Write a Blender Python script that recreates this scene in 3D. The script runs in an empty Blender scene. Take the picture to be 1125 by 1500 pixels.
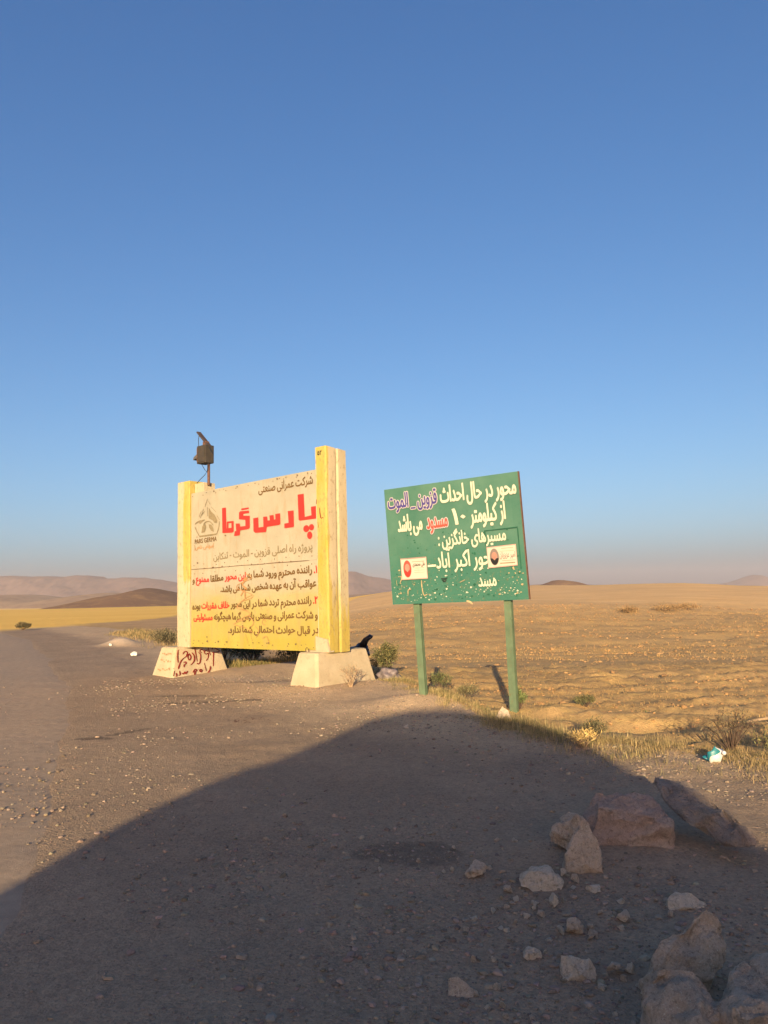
import bpy, bmesh, math, random
import numpy as np
from mathutils import Vector, Matrix, noise as mnoise
from mathutils.geometry import delaunay_2d_cdt
R = math.radians
random.seed(7); rng = np.random.default_rng(11)
scene = bpy.context.scene
C = scene.collection

# ------------------------------------------------------------ camera, sky, sun, exposure
F_PX = 1083.0; PITCH = R(6.2); ROLL = R(1.2); CAM = Vector((0, 0, 1.6))
fwd = Vector((0, math.cos(PITCH), math.sin(PITCH))); rgt = Vector((1, 0, 0)); up0 = rgt.cross(fwd)
r2 = rgt*math.cos(ROLL) - up0*math.sin(ROLL); u2 = rgt*math.sin(ROLL) + up0*math.cos(ROLL)
cam_d = bpy.data.cameras.new('camera'); cam = bpy.data.objects.new('camera', cam_d); C.objects.link(cam)
m = Matrix((r2, u2, -fwd)).transposed().to_4x4(); m.translation = CAM; cam.matrix_world = m
cam_d.sensor_fit = 'VERTICAL'; cam_d.sensor_height = 36.0; cam_d.lens = 36.0*F_PX/1500.0
cam_d.clip_start = 0.05; cam_d.clip_end = 30000
scene.camera = cam

SUN_AZ = R(6.2); SUN_EL = R(12.0)
world = bpy.data.worlds.new('World'); scene.world = world; world.use_nodes = True
wn = world.node_tree; bg = wn.nodes['Background']
sky = wn.nodes.new('ShaderNodeTexSky'); sky.sky_type = 'NISHITA'; sky.sun_disc = False
sky.sun_elevation = SUN_EL; sky.sun_rotation = R(180)+SUN_AZ
sky.altitude = 1300; sky.air_density = 1.0; sky.dust_density = 6.5; sky.ozone_density = 4.0
sp = wn.nodes.new('ShaderNodeSeparateColor'); cb = wn.nodes.new('ShaderNodeCombineColor'); wn.links.new(sky.outputs[0], sp.inputs[0])
for ch, (pw, gain) in enumerate(((1.2, .99), (1.0, 1.08), (.80, 1.40))):    # white balance of the clear evening sky
    p1_ = wn.nodes.new('ShaderNodeMath'); p1_.operation = 'POWER'; p1_.inputs[1].default_value = pw; wn.links.new(sp.outputs[ch], p1_.inputs[0])
    p2_ = wn.nodes.new('ShaderNodeMath'); p2_.operation = 'MULTIPLY'; p2_.inputs[1].default_value = gain; wn.links.new(p1_.outputs[0], p2_.inputs[0])
    wn.links.new(p2_.outputs[0], cb.inputs[ch])
wn.links.new(cb.outputs[0], bg.inputs[0]); bg.inputs[1].default_value = 0.085
sun_d = bpy.data.lights.new('sun', 'SUN'); sun = bpy.data.objects.new('sun', sun_d); C.objects.link(sun)
sun_d.energy = 5.0; sun_d.angle = R(0.5); sun_d.color = (1.0, 0.78, 0.47)
sdir = Vector((math.sin(SUN_AZ)*math.cos(SUN_EL), math.cos(SUN_AZ)*math.cos(SUN_EL), -math.sin(SUN_EL)))
sun.rotation_euler = sdir.to_track_quat('-Z', 'Y').to_euler()
scene.view_settings.view_transform = 'Standard'; scene.view_settings.look = 'None'
scene.view_settings.exposure = 1.07; scene.view_settings.gamma = 1.0
scene.view_settings.use_curve_mapping = False
scene.cycles.volume_bounces = 1

# ------------------------------------------------------------ helpers
def props(o, label=None, cat=None, group=None, kind=None):
    if label: o['label'] = label
    if cat: o['category'] = cat
    if group: o['group'] = group
    if kind: o['kind'] = kind
    return o
def empty(name, loc, rot=(0, 0, 0)):
    o = bpy.data.objects.new(name, None); C.objects.link(o); o.location = loc; o.rotation_euler = rot
    o.empty_display_size = .2
    return o
def mesh_np(name, V, Fc, mat=None, parent=None, smooth=False, cols=None, attrs=None):
    V = np.asarray(V, dtype=np.float32).reshape(-1, 3); Fc = np.asarray(Fc, dtype=np.int32)
    n, k = Fc.shape
    me = bpy.data.meshes.new(name); me.vertices.add(len(V)); me.vertices.foreach_set('co', V.ravel())
    me.loops.add(n*k); me.loops.foreach_set('vertex_index', Fc.ravel())
    me.polygons.add(n); me.polygons.foreach_set('loop_start', np.arange(0, n*k, k, dtype=np.int32))
    me.polygons.foreach_set('use_smooth', np.full(n, smooth))
    me.update(calc_edges=True)
    if cols is not None:
        a = me.color_attributes.new('tint', 'FLOAT_COLOR', 'POINT')
        c4 = np.ones((len(V), 4), dtype=np.float32); c4[:, :cols.shape[1]] = cols
        a.data.foreach_set('color', c4.ravel())
    if attrs:
        for an, av in attrs.items():
            a = me.attributes.new(an, 'FLOAT', 'POINT'); a.data.foreach_set('value', np.asarray(av, dtype=np.float32))
    o = bpy.data.objects.new(name, me); C.objects.link(o)
    if mat: me.materials.append(mat)
    if parent: o.parent = parent
    return o
def obj_bm(name, bm, mat, parent=None, smooth=False):
    me = bpy.data.meshes.new(name); bmesh.ops.recalc_face_normals(bm, faces=bm.faces); bm.to_mesh(me); bm.free()
    if smooth:
        for p in me.polygons: p.use_smooth = True
    if mat: me.materials.append(mat)
    o = bpy.data.objects.new(name, me); C.objects.link(o)
    if parent: o.parent = parent
    return o
def bm_box(bm, x0, x1, y0, y1, z0, z1, bev=0.0):
    vs = [bm.verts.new(p) for p in ((x0,y0,z0),(x1,y0,z0),(x1,y1,z0),(x0,y1,z0),(x0,y0,z1),(x1,y0,z1),(x1,y1,z1),(x0,y1,z1))]
    fs = [bm.faces.new([vs[i] for i in f]) for f in ((3,2,1,0),(4,5,6,7),(0,1,5,4),(1,2,6,5),(2,3,7,6),(3,0,4,7))]
    if bev:
        es = list({e for f in fs for e in f.edges})
        bmesh.ops.bevel(bm, geom=es, offset=bev, segments=2, affect='EDGES', profile=.6)
def bm_prism(bm, sec, z0, z1, cap=True, subz=1):
    rings = []
    for i in range(subz+1):
        z = z0+(z1-z0)*i/subz; rings.append([bm.verts.new((x, y, z)) for x, y in sec])
    n = len(sec)
    for a, b in zip(rings, rings[1:]):
        for i in range(n): bm.faces.new((a[i], a[(i+1) % n], b[(i+1) % n], b[i]))
    if cap: bm.faces.new(rings[0][::-1]); bm.faces.new(rings[-1])
def bm_tube(bm, pts, rad, n=6):
    pts = [Vector(p) for p in pts]; rings = []
    for i, p in enumerate(pts):
        d = (pts[min(i+1, len(pts)-1)] - pts[max(i-1, 0)]).normalized()
        a = d.orthogonal().normalized(); b = d.cross(a)
        rr = rad[i] if isinstance(rad, (list, tuple)) else rad
        rings.append([bm.verts.new(p + (a*math.cos(2*math.pi*k/n)+b*math.sin(2*math.pi*k/n))*rr) for k in range(n)])
    for a, b in zip(rings, rings[1:]):
        for i in range(n): bm.faces.new((a[i], a[(i+1) % n], b[(i+1) % n], b[i]))
    bm.faces.new(rings[0][::-1]); bm.faces.new(rings[-1])
def sstep(a, b, x):
    t = np.clip((x-a)/(b-a), 0, 1); return t*t*(3-2*t)

# value noise (numpy)
_P = np.random.default_rng(5).random((256, 256)).astype(np.float32)
def vnoise(x, y):
    xi = np.floor(x).astype(int); yi = np.floor(y).astype(int); fx = x-xi; fy = y-yi
    fx = fx*fx*(3-2*fx); fy = fy*fy*(3-2*fy)
    a = _P[xi & 255, yi & 255]; b = _P[(xi+1) & 255, yi & 255]; c = _P[xi & 255, (yi+1) & 255]; d = _P[(xi+1) & 255, (yi+1) & 255]
    return (a*(1-fx)+b*fx)*(1-fy)+(c*(1-fx)+d*fx)*fy - .5
def fbm(x, y, s, octv=4, ox=0., gain=.5):
    v = 0; a = 1.; x = np.asarray(x)/s+ox; y = np.asarray(y)/s+ox*1.7
    for _ in range(octv):
        v = v+a*vnoise(x, y); xr = x*.8-y*.6; y = (x*.6+y*.8)*2.03+17.3; x = xr*2.03+9.1; a *= gain
    return v

# ------------------------------------------------------------ materials
def newmat(name, rough=.9, spec=.3):
    mt = bpy.data.materials.new(name); mt.use_nodes = True
    b = mt.node_tree.nodes['Principled BSDF']; b.inputs['Roughness'].default_value = rough
    b.inputs['Specular IOR Level'].default_value = spec
    return mt, mt.node_tree, b
class NB:
    def __init__(s, nt): s.nt = nt; s.geo = None
    def n(s, t, **kw):
        x = s.nt.nodes.new(t)
        for k, v in kw.items(): setattr(x, k, v)
        return x
    def link(s, a, b): s.nt.links.new(a, b)
    def coords(s, obj=True):
        t = s.n('ShaderNodeTexCoord'); return t.outputs['Object']
    def noise(s, co, scale, detail=4, rough=.55, stretch=None, out='Fac'):
        if stretch:
            mp = s.n('ShaderNodeMapping'); mp.inputs['Scale'].default_value = stretch; s.link(co, mp.inputs[0]); co = mp.outputs[0]
        x = s.n('ShaderNodeTexNoise'); x.inputs['Scale'].default_value = scale; x.inputs['Detail'].default_value = detail
        x.inputs['Roughness'].default_value = rough; s.link(co, x.inputs['Vector']); return x.outputs[out]
    def vor(s, co, scale, out='Distance', feature='F1'):
        x = s.n('ShaderNodeTexVoronoi', feature=feature); x.inputs['Scale'].default_value = scale; s.link(co, x.inputs['Vector']); return x.outputs[out]
    def ramp(s, fac, stops):
        x = s.n('ShaderNodeValToRGB'); e = x.color_ramp.elements
        while len(e) < len(stops): e.new(.5)
        for i, (p, c) in enumerate(stops):
            e[i].position = p; e[i].color = (*c, 1) if not isinstance(c, (int, float)) else (c, c, c, 1)
        s.link(fac, x.inputs[0]); return x.outputs[0]
    def mix(s, fac, a, b, mode='MIX'):
        x = s.n('ShaderNodeMix', data_type='RGBA', blend_type=mode)
        for i, v in ((0, fac), (6, a), (7, b)):
            if isinstance(v, (int, float)): x.inputs[i].default_value = v
            elif isinstance(v, tuple): x.inputs[i].default_value = (*v, 1)
            else: s.link(v, x.inputs[i])
        return x.outputs[2]
    def math(s, op, a, b=0.):
        x = s.n('ShaderNodeMath', operation=op)
        for i, v in ((0, a), (1, b)):
            if isinstance(v, (int, float)): x.inputs[i].default_value = v
            else: s.link(v, x.inputs[i])
        return x.outputs[0]
    def attr(s, name, out='Fac'):
        x = s.n('ShaderNodeAttribute', attribute_name=name); return x.outputs[out]
    def bump(s, h, strength, dist, bsdf, prev=None):
        x = s.n('ShaderNodeBump'); x.inputs['Strength'].default_value = strength; x.inputs['Distance'].default_value = dist
        s.link(h, x.inputs['Height'])
        if prev: s.link(prev, x.inputs['Normal'])
        s.link(x.outputs[0], bsdf.inputs['Normal']); return x.outputs[0]

def mat_ground():
    mt, nt, b = newmat('ground_soil', .95, .15); N = NB(nt); co = N.coords()
    n1 = N.noise(co, .9, 5, .6); n2 = N.noise(co, 9, 5, .65); n3 = N.noise(co, 60, 3, .7)
    sp = N.vor(co, 55, 'Color')
    grav = N.ramp(n1, [(.3, (.31, .225, .145)), (.7, (.43, .315, .20))])
    grav = N.mix(N.ramp(n2, [(.35, 0.), (.7, .5)]), grav, (.235, .17, .12))
    grav = N.mix(.35, grav, N.mix(1.0, grav, N.ramp(N.math('ADD', sp, 0.), [(.1, (.45, .45, .47)), (.9, (1.5, 1.45, 1.4))]), 'MULTIPLY'))
    grav = N.mix(N.ramp(n3, [(.45, 0.), (.75, .35)]), grav, (.48, .38, .28))
    far_pale = N.ramp(N.math('ADD', N.attr('far_pale'), N.math('MULTIPLY', N.math('SUBTRACT', N.noise(co, .7, 5, .65), .5), .7)), [(.25, 0.), (.8, 1.)])
    grav = N.mix(1., grav, N.mix(far_pale, (.92, .89, .87), (1.38, 1.33, 1.22)), 'MULTIPLY')  # gravel paler and yellower away from camera and road
    # cultivated field
    f1 = N.noise(co, .5, 5, .6, (0.35, 1.6, 1)); f2 = N.noise(co, 3.2, 4, .7, (0.5, 1.5, 1)); f3 = N.noise(co, 14, 3, .7)
    fld = N.ramp(f1, [(.3, (.37, .235, .10)), (.7, (.48, .315, .14))])
    fld = N.mix(N.ramp(f2, [(.46, 0.), (.62, .75)]), fld, (.52, .345, .13))
    fld = N.mix(N.ramp(f3, [(.30, .5), (.5, 0.)]), fld, (.22, .12, .06))
    yel = N.ramp(N.noise(co, .06, 5, .6, (0.4, 1.5, 1)), [(.3, (.78, .46, .09)), (.7, (.88, .56, .14))])
    brn = N.ramp(N.noise(co, .4, 5, .65), [(.3, (.36, .225, .11)), (.7, (.56, .36, .175))])
    mk = N.n('ShaderNodeAttribute', attribute_name='tint'); sx = N.n('ShaderNodeSeparateColor'); N.link(mk.outputs['Color'], sx.inputs[0])
    fld = N.mix(N.attr('straw'), fld, N.ramp(N.noise(co, .16, 6, .65, (0.4, 1.6, 1)), [(.3, (.56, .345, .145)), (.7, (.70, .46, .21))]))  # straw colour, raised far off in place of sun caught by stubble
    edge = N.noise(co, 2.5, 5, .7)
    def soft(ch): return N.ramp(N.math('ADD', ch, N.math('MULTIPLY', N.math('SUBTRACT', edge, .5), .5)), [(.4, 0.), (.6, 1.)])
    col = N.mix(soft(sx.outputs[0]), grav, fld)
    col = N.mix(sx.outputs[1], col, yel)
    col = N.mix(sx.outputs[2], col, brn)
    col = N.mix(N.attr('pale'), col, (.46, .36, .26))
    col = N.mix(N.math('MULTIPLY', N.attr('stain'), N.ramp(N.noise(co, 14, 4, .7), [(.35, .55), (.6, 1.)])), col, (.075, .055, .042))
    N.link(col, b.inputs['Base Color'])
    h = N.math('ADD', N.math('MULTIPLY', N.noise(co, 45, 5, .75), 1.), N.math('MULTIPLY', N.vor(co, 70), -.5))
    p = N.bump(h, .8, .013, b)
    N.bump(N.noise(co, 5, 7, .7), .5, .05, b, p)
    return mt
def mat_road():
    mt, nt, b = newmat('road_asphalt', .9, .2); N = NB(nt); co = N.coords()
    c = N.ramp(N.noise(co, .5, 5, .6, (1, .35, 1)), [(.3, (.255, .185, .135)), (.7, (.325, .24, .175))])
    c = N.mix(.55, c, N.mix(1., c, N.ramp(N.noise(co, 130, 2, .7), [(.3, .45), (.7, 1.6)]), 'MULTIPLY'))
    c = N.mix(N.ramp(N.vor(co, 42), [(.05, .6), (.16, 0.)]), c, (.36, .28, .21))
    e = N.math('ADD', N.attr('dust'), N.math('MULTIPLY', N.math('SUBTRACT', N.noise(co, 1.1, 6, .7), .5), 1.5))
    c = N.mix(N.ramp(e, [(.35, 0.), (.75, .85)]), c, N.ramp(N.noise(co, 9, 4, .6), [(.3, (.30, .215, .14)), (.7, (.42, .305, .20))]))
    c = N.mix(N.math('MULTIPLY', N.attr('stain'), N.ramp(N.noise(co, 9, 4, .7), [(.35, .5), (.6, 1.)])), c, (.07, .055, .045))
    N.link(c, b.inputs['Base Color'])
    p = N.bump(N.noise(co, 110, 3, .8), .6, .008, b); N.bump(N.noise(co, 3, 4, .6), .3, .05, b, p)
    return mt
def mat_tint(name, rough=.9, nscale=40, namp=.35, bumpd=.004, trans=0):
    mt, nt, b = newmat(name, rough, .2); N = NB(nt); co = N.coords()
    a = N.attr('tint', 'Color')
    c = N.mix(1., a, N.ramp(N.noise(co, nscale, 4, .7), [(.25, 1-namp), (.75, 1+namp)]), 'MULTIPLY')
    N.link(c, b.inputs['Base Color'])
    if bumpd: N.bump(N.noise(co, nscale*1.5, 4, .7), .6, bumpd, b)
    if trans: b.inputs['Transmission Weight'].default_value = 0
    return mt
def mat_rock(name, c1, c2, c3, scale=6.):
    mt, nt, b = newmat(name, .93, .2); N = NB(nt); co = N.coords()
    c = N.ramp(N.noise(co, scale, 6, .65), [(.3, c1), (.7, c2)])
    c = N.mix(N.ramp(N.noise(co, scale*.6, 5, .7), [(.52, 0.), (.66, .85)]), c, c3)
    c = N.mix(N.ramp(N.noise(co, scale*9, 6, .85), [(.34, .8), (.5, 0.)]), c, tuple(v*.4 for v in c1)); c = N.mix(N.ramp(N.noise(co, scale*22, 4, .8), [(.55, 0.), (.68, .5)]), c, tuple(min(v*1.5, .8) for v in c2))  # dark crevice pits and pale flecks painted in to lend shape in flat light
    N.link(c, b.inputs['Base Color'])
    p = N.bump(N.noise(co, scale*2.5, 8, .7), 1., .05, b); N.bump(N.noise(co, scale*14, 6, .8), .8, .010, b, p)
    return mt
def mat_plain(name, col, rough=.7, spec=.3, var=.15, scale=12, bumpd=.001, metal=0, dirt=None):
    mt, nt, b = newmat(name, rough, spec); N = NB(nt); co = N.coords()
    c = N.mix(1., col, N.ramp(N.noise(co, scale, 5, .65), [(.3, 1-var), (.7, 1+var)]), 'MULTIPLY')
    if dirt: c = N.mix(N.ramp(N.noise(co, scale*2.3, 5, .75), [(.55, 0.), (.7, .8)]), c, dirt)
    N.link(c, b.inputs['Base Color']); b.inputs['Metallic'].default_value = metal
    if bumpd: N.bump(N.noise(co, scale*3, 5, .7), .5, bumpd, b)
    return mt
def z_of(N, co):
    x = N.n('ShaderNodeSeparateXYZ'); N.link(co, x.inputs[0]); return x.outputs
def mat_board():
    mt, nt, b = newmat('billboard_paint', .6, .3); N = NB(nt); co = N.coords(); X = z_of(N, co)
    cream = N.ramp(N.noise(co, 1.2, 5, .6), [(.3, (.29, .26, .185)), (.7, (.37, .335, .25))])
    h = N.math('ADD', X[2], N.math('MULTIPLY', N.math('SUBTRACT', N.noise(co, 1.5, 4, .6, (.6, 1, 2)), .5), .9))
    mr = N.ramp(N.math('MULTIPLY', h, .25), [(.17, 1.), (.32, .75), (.46, 0.)])
    c = N.mix(mr, cream, N.ramp(N.noise(co, 2.2, 5, .65, (1, 1, .4)), [(.3, (.31, .25, .040)), (.7, (.36, .30, .065))]))
    c = N.mix(N.ramp(N.noise(co, 5, 6, .7, (1, 1, .25)), [(.52, 0.), (.68, .55)]), c, (.30, .21, .11))
    c = N.mix(N.ramp(N.noise(co, 26, 3, .7), [(.66, 0.), (.72, .55)]), c, (.20, .12, .06))
    N.link(c, b.inputs['Base Color'])
    N.bump(N.noise(co, 2.3, 3, .5), .25, .05, b)
    return mt
def mat_pillar():
    mt, nt, b = newmat('pillar_paint', .8, .2); N = NB(nt); co = N.coords(); X = z_of(N, co)
    cream = N.ramp(N.noise(co, 3, 5, .6, (1, 1, .3)), [(.3, (.38, .315, .20)), (.7, (.46, .385, .25))])
    yel = N.ramp(N.noise(co, 6, 5, .7, (1, 1, .25)), [(.3, (.36, .27, .045)), (.7, (.42, .33, .11))])
    s = N.attr('yellow'); s = N.math('ADD', s, N.math('MULTIPLY', N.math('SUBTRACT', N.noise(co, 11, 6, .75, (1, 1, .10)), .5), 1.3))
    c = N.mix(N.ramp(s, [(.4, 0.), (.62, 1.)]), cream, yel)
    c = N.mix(N.ramp(N.noise(co, 16, 6, .75, (1, 1, .5)), [(.54, 0.), (.66, .7)]), c, (.20, .145, .075))
    N.link(c, b.inputs['Base Color']); N.bump(N.noise(co, 14, 6, .7), .5, .012, b)
    return mt
def mat_concrete():
    mt, nt, b = newmat('concrete_block', .92, .2); N = NB(nt); co = N.coords()
    c = N.ramp(N.noise(co, 2.5, 6, .65), [(.3, (.36, .29, .185)), (.7, (.45, .37, .25))])
    c = N.mix(N.ramp(N.noise(co, 7, 5, .7), [(.55, 0.), (.72, .6)]), c, (.27, .19, .125))
    c = N.mix(N.ramp(N.vor(co, 40), [(.03, .7), (.1, 0.)]), c, (.15, .11, .08))
    N.link(c, b.inputs['Base Color']); N.bump(N.noise(co, 22, 7, .75), .6, .01, b)
    return mt
def mat_green():
    mt, nt, b = newmat('sign_green', .5, .4); N = NB(nt); co = N.coords(); X = z_of(N, co)
    c = N.ramp(N.noise(co, 1.7, 5, .6), [(.3, (.040, .125, .088)), (.7, (.078, .170, .122))])
    lo = N.ramp(N.math('ADD', N.math('MULTIPLY', X[2], .3), N.math('MULTIPLY', N.noise(co, 2.2, 5, .65), .25)), [(.70, 1.), (.82, 0.)])
    c = N.mix(N.math('MULTIPLY', lo, .75), c, (.028, .125, .088))
    c = N.mix(N.ramp(N.noise(co, 5, 6, .75), [(.58, 0.), (.68, .6)]), c, (.015, .095, .06))
    c = N.mix(N.math('MULTIPLY', lo, N.ramp(N.noise(co, 17, 5, .8), [(.56, 0.), (.64, .7)])), c, (.13, .12, .06))
    N.link(c, b.inputs['Base Color']); N.bump(N.noise(co, 3, 4, .6), .2, .02, b)
    return mt
def mat_hill(name, c1, c2, c3, scale):
    mt, nt, b = newmat(name, 1., 0.); N = NB(nt); co = N.coords()
    c = N.ramp(N.noise(co, scale, 7, .62, (1, 1, 3)), [(.3, c1), (.7, c2)])
    c = N.mix(N.ramp(N.noise(co, scale*3.5, 6, .7), [(.5, 0.), (.66, .7)]), c, c3)
    N.link(c, b.inputs['Base Color']); return mt

M = dict(ground=mat_ground(), road=mat_road(), pebble=mat_tint('pebble_stone', .95, 60, .25, .003), grass=mat_tint('dry_grass', .85, 20, .3, 0),
    stubble=mat_tint('field_stubble', .95, 8, .3, 0), leaf=mat_tint('shrub_leaf', .8, 20, .3, 0),
    board=mat_board(), pillar=mat_pillar(), concrete=mat_concrete(), green=mat_green(),
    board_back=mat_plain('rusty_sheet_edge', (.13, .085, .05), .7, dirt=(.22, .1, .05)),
    post_green=mat_plain('post_green_paint', (.10, .145, .085), .6, .3, .2, 6, .002, 0, (.13, .12, .06)),
    red=mat_plain('red_sign_paint', (.48, .030, .022), .5, .35, .1, 3, 0), dark=mat_plain('dark_brown_lettering', (.13, .072, .024), .7, .2, .25, 9, 0),
    grey=mat_plain('faded_grey_lettering', (.205, .165, .095), .7, .2, .2, 14, 0), spray=mat_plain('dark_red_spray', (.17, .018, .014), .7, .2, .4, 14, 0),
    faint=mat_plain('faded_red_spray', (.37, .20, .09), .8, .1, .3, 9, 0),
    cream=mat_plain('cream_lettering', (.46, .46, .36), .5, .3, .1, 10, 0), blue=mat_plain('blue_lettering', (.050, .040, .175), .5, .3, .1, 10, 0, 0),
    redl=mat_plain('salmon_red_lettering', (.42, .065, .045), .5, .3, .15, 10, 0), outline=mat_plain('lilac_white_outline', (.36, .33, .33), .5, .3, .1, 10, 0),
    black=mat_plain('black_print', (.012, .012, .012), .6), paper=mat_plain('sticker_paper', (.46, .40, .33), .6, .2, .06, 9, 0),
    pinkp=mat_plain('sticker_margin', (.40, .24, .21), .6, .2, .06, 9, 0), skin=mat_plain('printed_face', (.33, .17, .13), .7), hair=mat_plain('printed_grey_hair', (.16, .13, .115), .7),
    tan=mat_plain('chipped_paint_tan', (.36, .27, .15), .8, .2, .3, 15, 0), dkgreen=mat_plain('dark_green_patch', (.014, .085, .050), .6, .3, .3, 10, 0),
    lamp=mat_plain('olive_lamp_housing', (.045, .038, .028), .55, .4, .25, 9, .002, 0, (.12, .07, .04)), rust=mat_plain('rusty_pole', (.12, .065, .045), .8, .2, .3, 20, .002),
    wire=mat_plain('black_wire', (.02, .025, .035), .6), hood=mat_plain('grey_lamp_hood', (.10, .09, .075), .6), solar=mat_plain('solar_panel_back', (.055, .04, .035), .6),
    rock_tan=mat_rock('tan_rock', (.46, .35, .25), (.70, .55, .40), (.52, .36, .22)), rock_grey=mat_rock('grey_rock', (.54, .44, .32), (.78, .65, .48), (.52, .39, .27)),
    rock_red=mat_rock('reddish_rock', (.38, .275, .21), (.52, .38, .29), (.48, .38, .28)), rock_dark=mat_rock('dark_slab_rock', (.30, .225, .165), (.46, .35, .26), (.46, .31, .18)),
    blackbag=mat_plain('black_plastic', (.015, .012, .014), .35, .5), greybag=mat_plain('grey_plastic', (.16, .13, .13), .5, .4, .3),
    white=mat_plain('white_plastic', (.62, .58, .55), .4, .4, .1), teal=mat_plain('teal_print', (.02, .17, .20), .4, .4, .3, 30, 0), navy=mat_plain('navy_print', (.04, .06, .20), .4, .4, .2, 30, 0),
    white_wall=mat_plain('whitewashed_wall', (.6, .57, .5), .9), stick=mat_plain('dead_wood', (.30, .21, .13), .9, .1, .3, 20, .002), darkstem=mat_plain('dark_dead_stem', (.085, .055, .04), .9),
    mid_hill=mat_hill('brown_hill', (.15, .085, .055), (.21, .13, .075), (.32, .20, .09), .012),
    range1=mat_hill('far_range', (.14, .098, .092), (.21, .145, .125), (.105, .075, .075), .0042),
    plain=mat_hill('far_plain_soil', (.26, .17, .11), (.40, .27, .16), (.17, .11, .08), .006))

# ------------------------------------------------------------ terrain height
EX = [-60, -30, -12, -5, -2, -.5, .3, .8, 1.67, 3.3, 6, 30]; EY = [90, 62, 36, 24, 18.5, 15.2, 12.6, 10.7, 8.3, 6.75, 5.6, 2]
RY = [-12, 2.8, 3.8, 6, 9, 13, 16.5, 22, 29, 41, 65, 90]; RX = [-.9, -1.12, -1.33, -2, -3.2, -4.9, -6.7, -9.5, -13.2, -21, -44, -80]
AZ = [-.6, -.52, -.28, -.17, -.05, .01, .1, .2, .3, .4, .52, .7]; AV = [-.0140, -.0135, -.0125, -.010, -.0065, .0015, .0045, .0050, .0035, .003, -.003, -.006]
LUMPS = [(.50, 10.75, .75, .55, .15), (1.75, 9.9, .5, .4, .04), (-1.7, 16.6, 1.5, 1.3, .16), (-1.15, 12.7, .9, .7, .08), (3.0, 9.6, .55, .32, .13), (3.9, 9.2, .5, .35, .13), (2.3, 9.9, .45, .3, .1), (3.6, 10.1, .7, .25, -.14), (2.6, 8.9, .5, .3, -.07),
    (5.4, 8.8, .7, .4, .1), (-8.98, 25.3, .55, .5, .26), (-4.2, 14.9, 1.0, .9, -.03), (1.0, 11.3, .5, .4, .05), (.55, 12.0, .35, .3, .05), (0.1, 13.0, .6, .4, .06), (1.42, 4.75, .7, .42, .05)]
def road_d(x, y): return x-np.interp(y, RY, RX)          # negative on the road
def field_f(x, y): return (y-np.interp(x, EX, EY))*.8
def height(x, y, micro=True):
    x = np.asarray(x, float); y = np.asarray(y, float)
    d = np.hypot(x, y); az = x/np.maximum(y, 1.0)
    dd = np.maximum(y, 0)
    far = (1.6+np.interp(az, AZ, AV)*270)
    # right: level, added valley hides the signs' shadows, climbs to the crest
    zr = -.12*sstep(0, 2.5, field_f(x, y)) - 3.2*sstep(16.2, 29.5, dd)
    t = np.clip((dd-58)/212, 0, 1); zr = zr + (far+3.32)*(t*(1.5-.5*t*t))*1.0*(dd > 58)
    # left: nearly level to the crest
    t2 = np.clip((dd-38)/232, 0, 1); zl = far*t2
    w = sstep(-.27, -.13, az); z = zl*(1-w)+zr*w
    z = np.where(dd > 270, far-16*sstep(270, 620, dd), z)
    z = np.where(dd > 620, -16+far*.0, z+0)if False else z
    for cx, cy, sx, sy, h in LUMPS: z = z+h*np.exp(-((x-cx)/sx)**2-((y-cy)/sy)**2)
    if micro:
        ff = sstep(-.2, 1.2, field_f(x, y)); onroad = sstep(-.5, 1.2, road_d(x, y))
        z = z+fbm(x, y, 2.2, 3, 3.)*.035*onroad
        z = z+fbm(x, y, .35, 4, 8., .6)*(.014+.022*sstep(-1., .2, field_f(x, y)))*onroad
        cl = np.maximum(fbm(x*.6, y*1.5, .32, 4, 21., .66), -.12)
        z = z+cl*.075*ff*sstep(-.30, -.15, az)*(1-sstep(18, 30, dd))
        wv = np.sin((y+fbm(x, y, 9, 2, 5.)*2.2)*2*math.pi/.9)
        z = z+wv*.022*ff*(dd < 26)
        md = sstep(45, 60, dd)*(1-sstep(240, 330, dd))
        z = z+md*sstep(-.3, -.15, az)*(fbm(x*.55, y*1.5, 2.6, 4, 31., .62)*.34*(1-.75*sstep(95, 130, dd))+fbm(x, y, 30, 3, 12.)*.8)
    return z
def H1(x, y): return float(height(np.array([x]), np.array([y]))[0])

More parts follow.
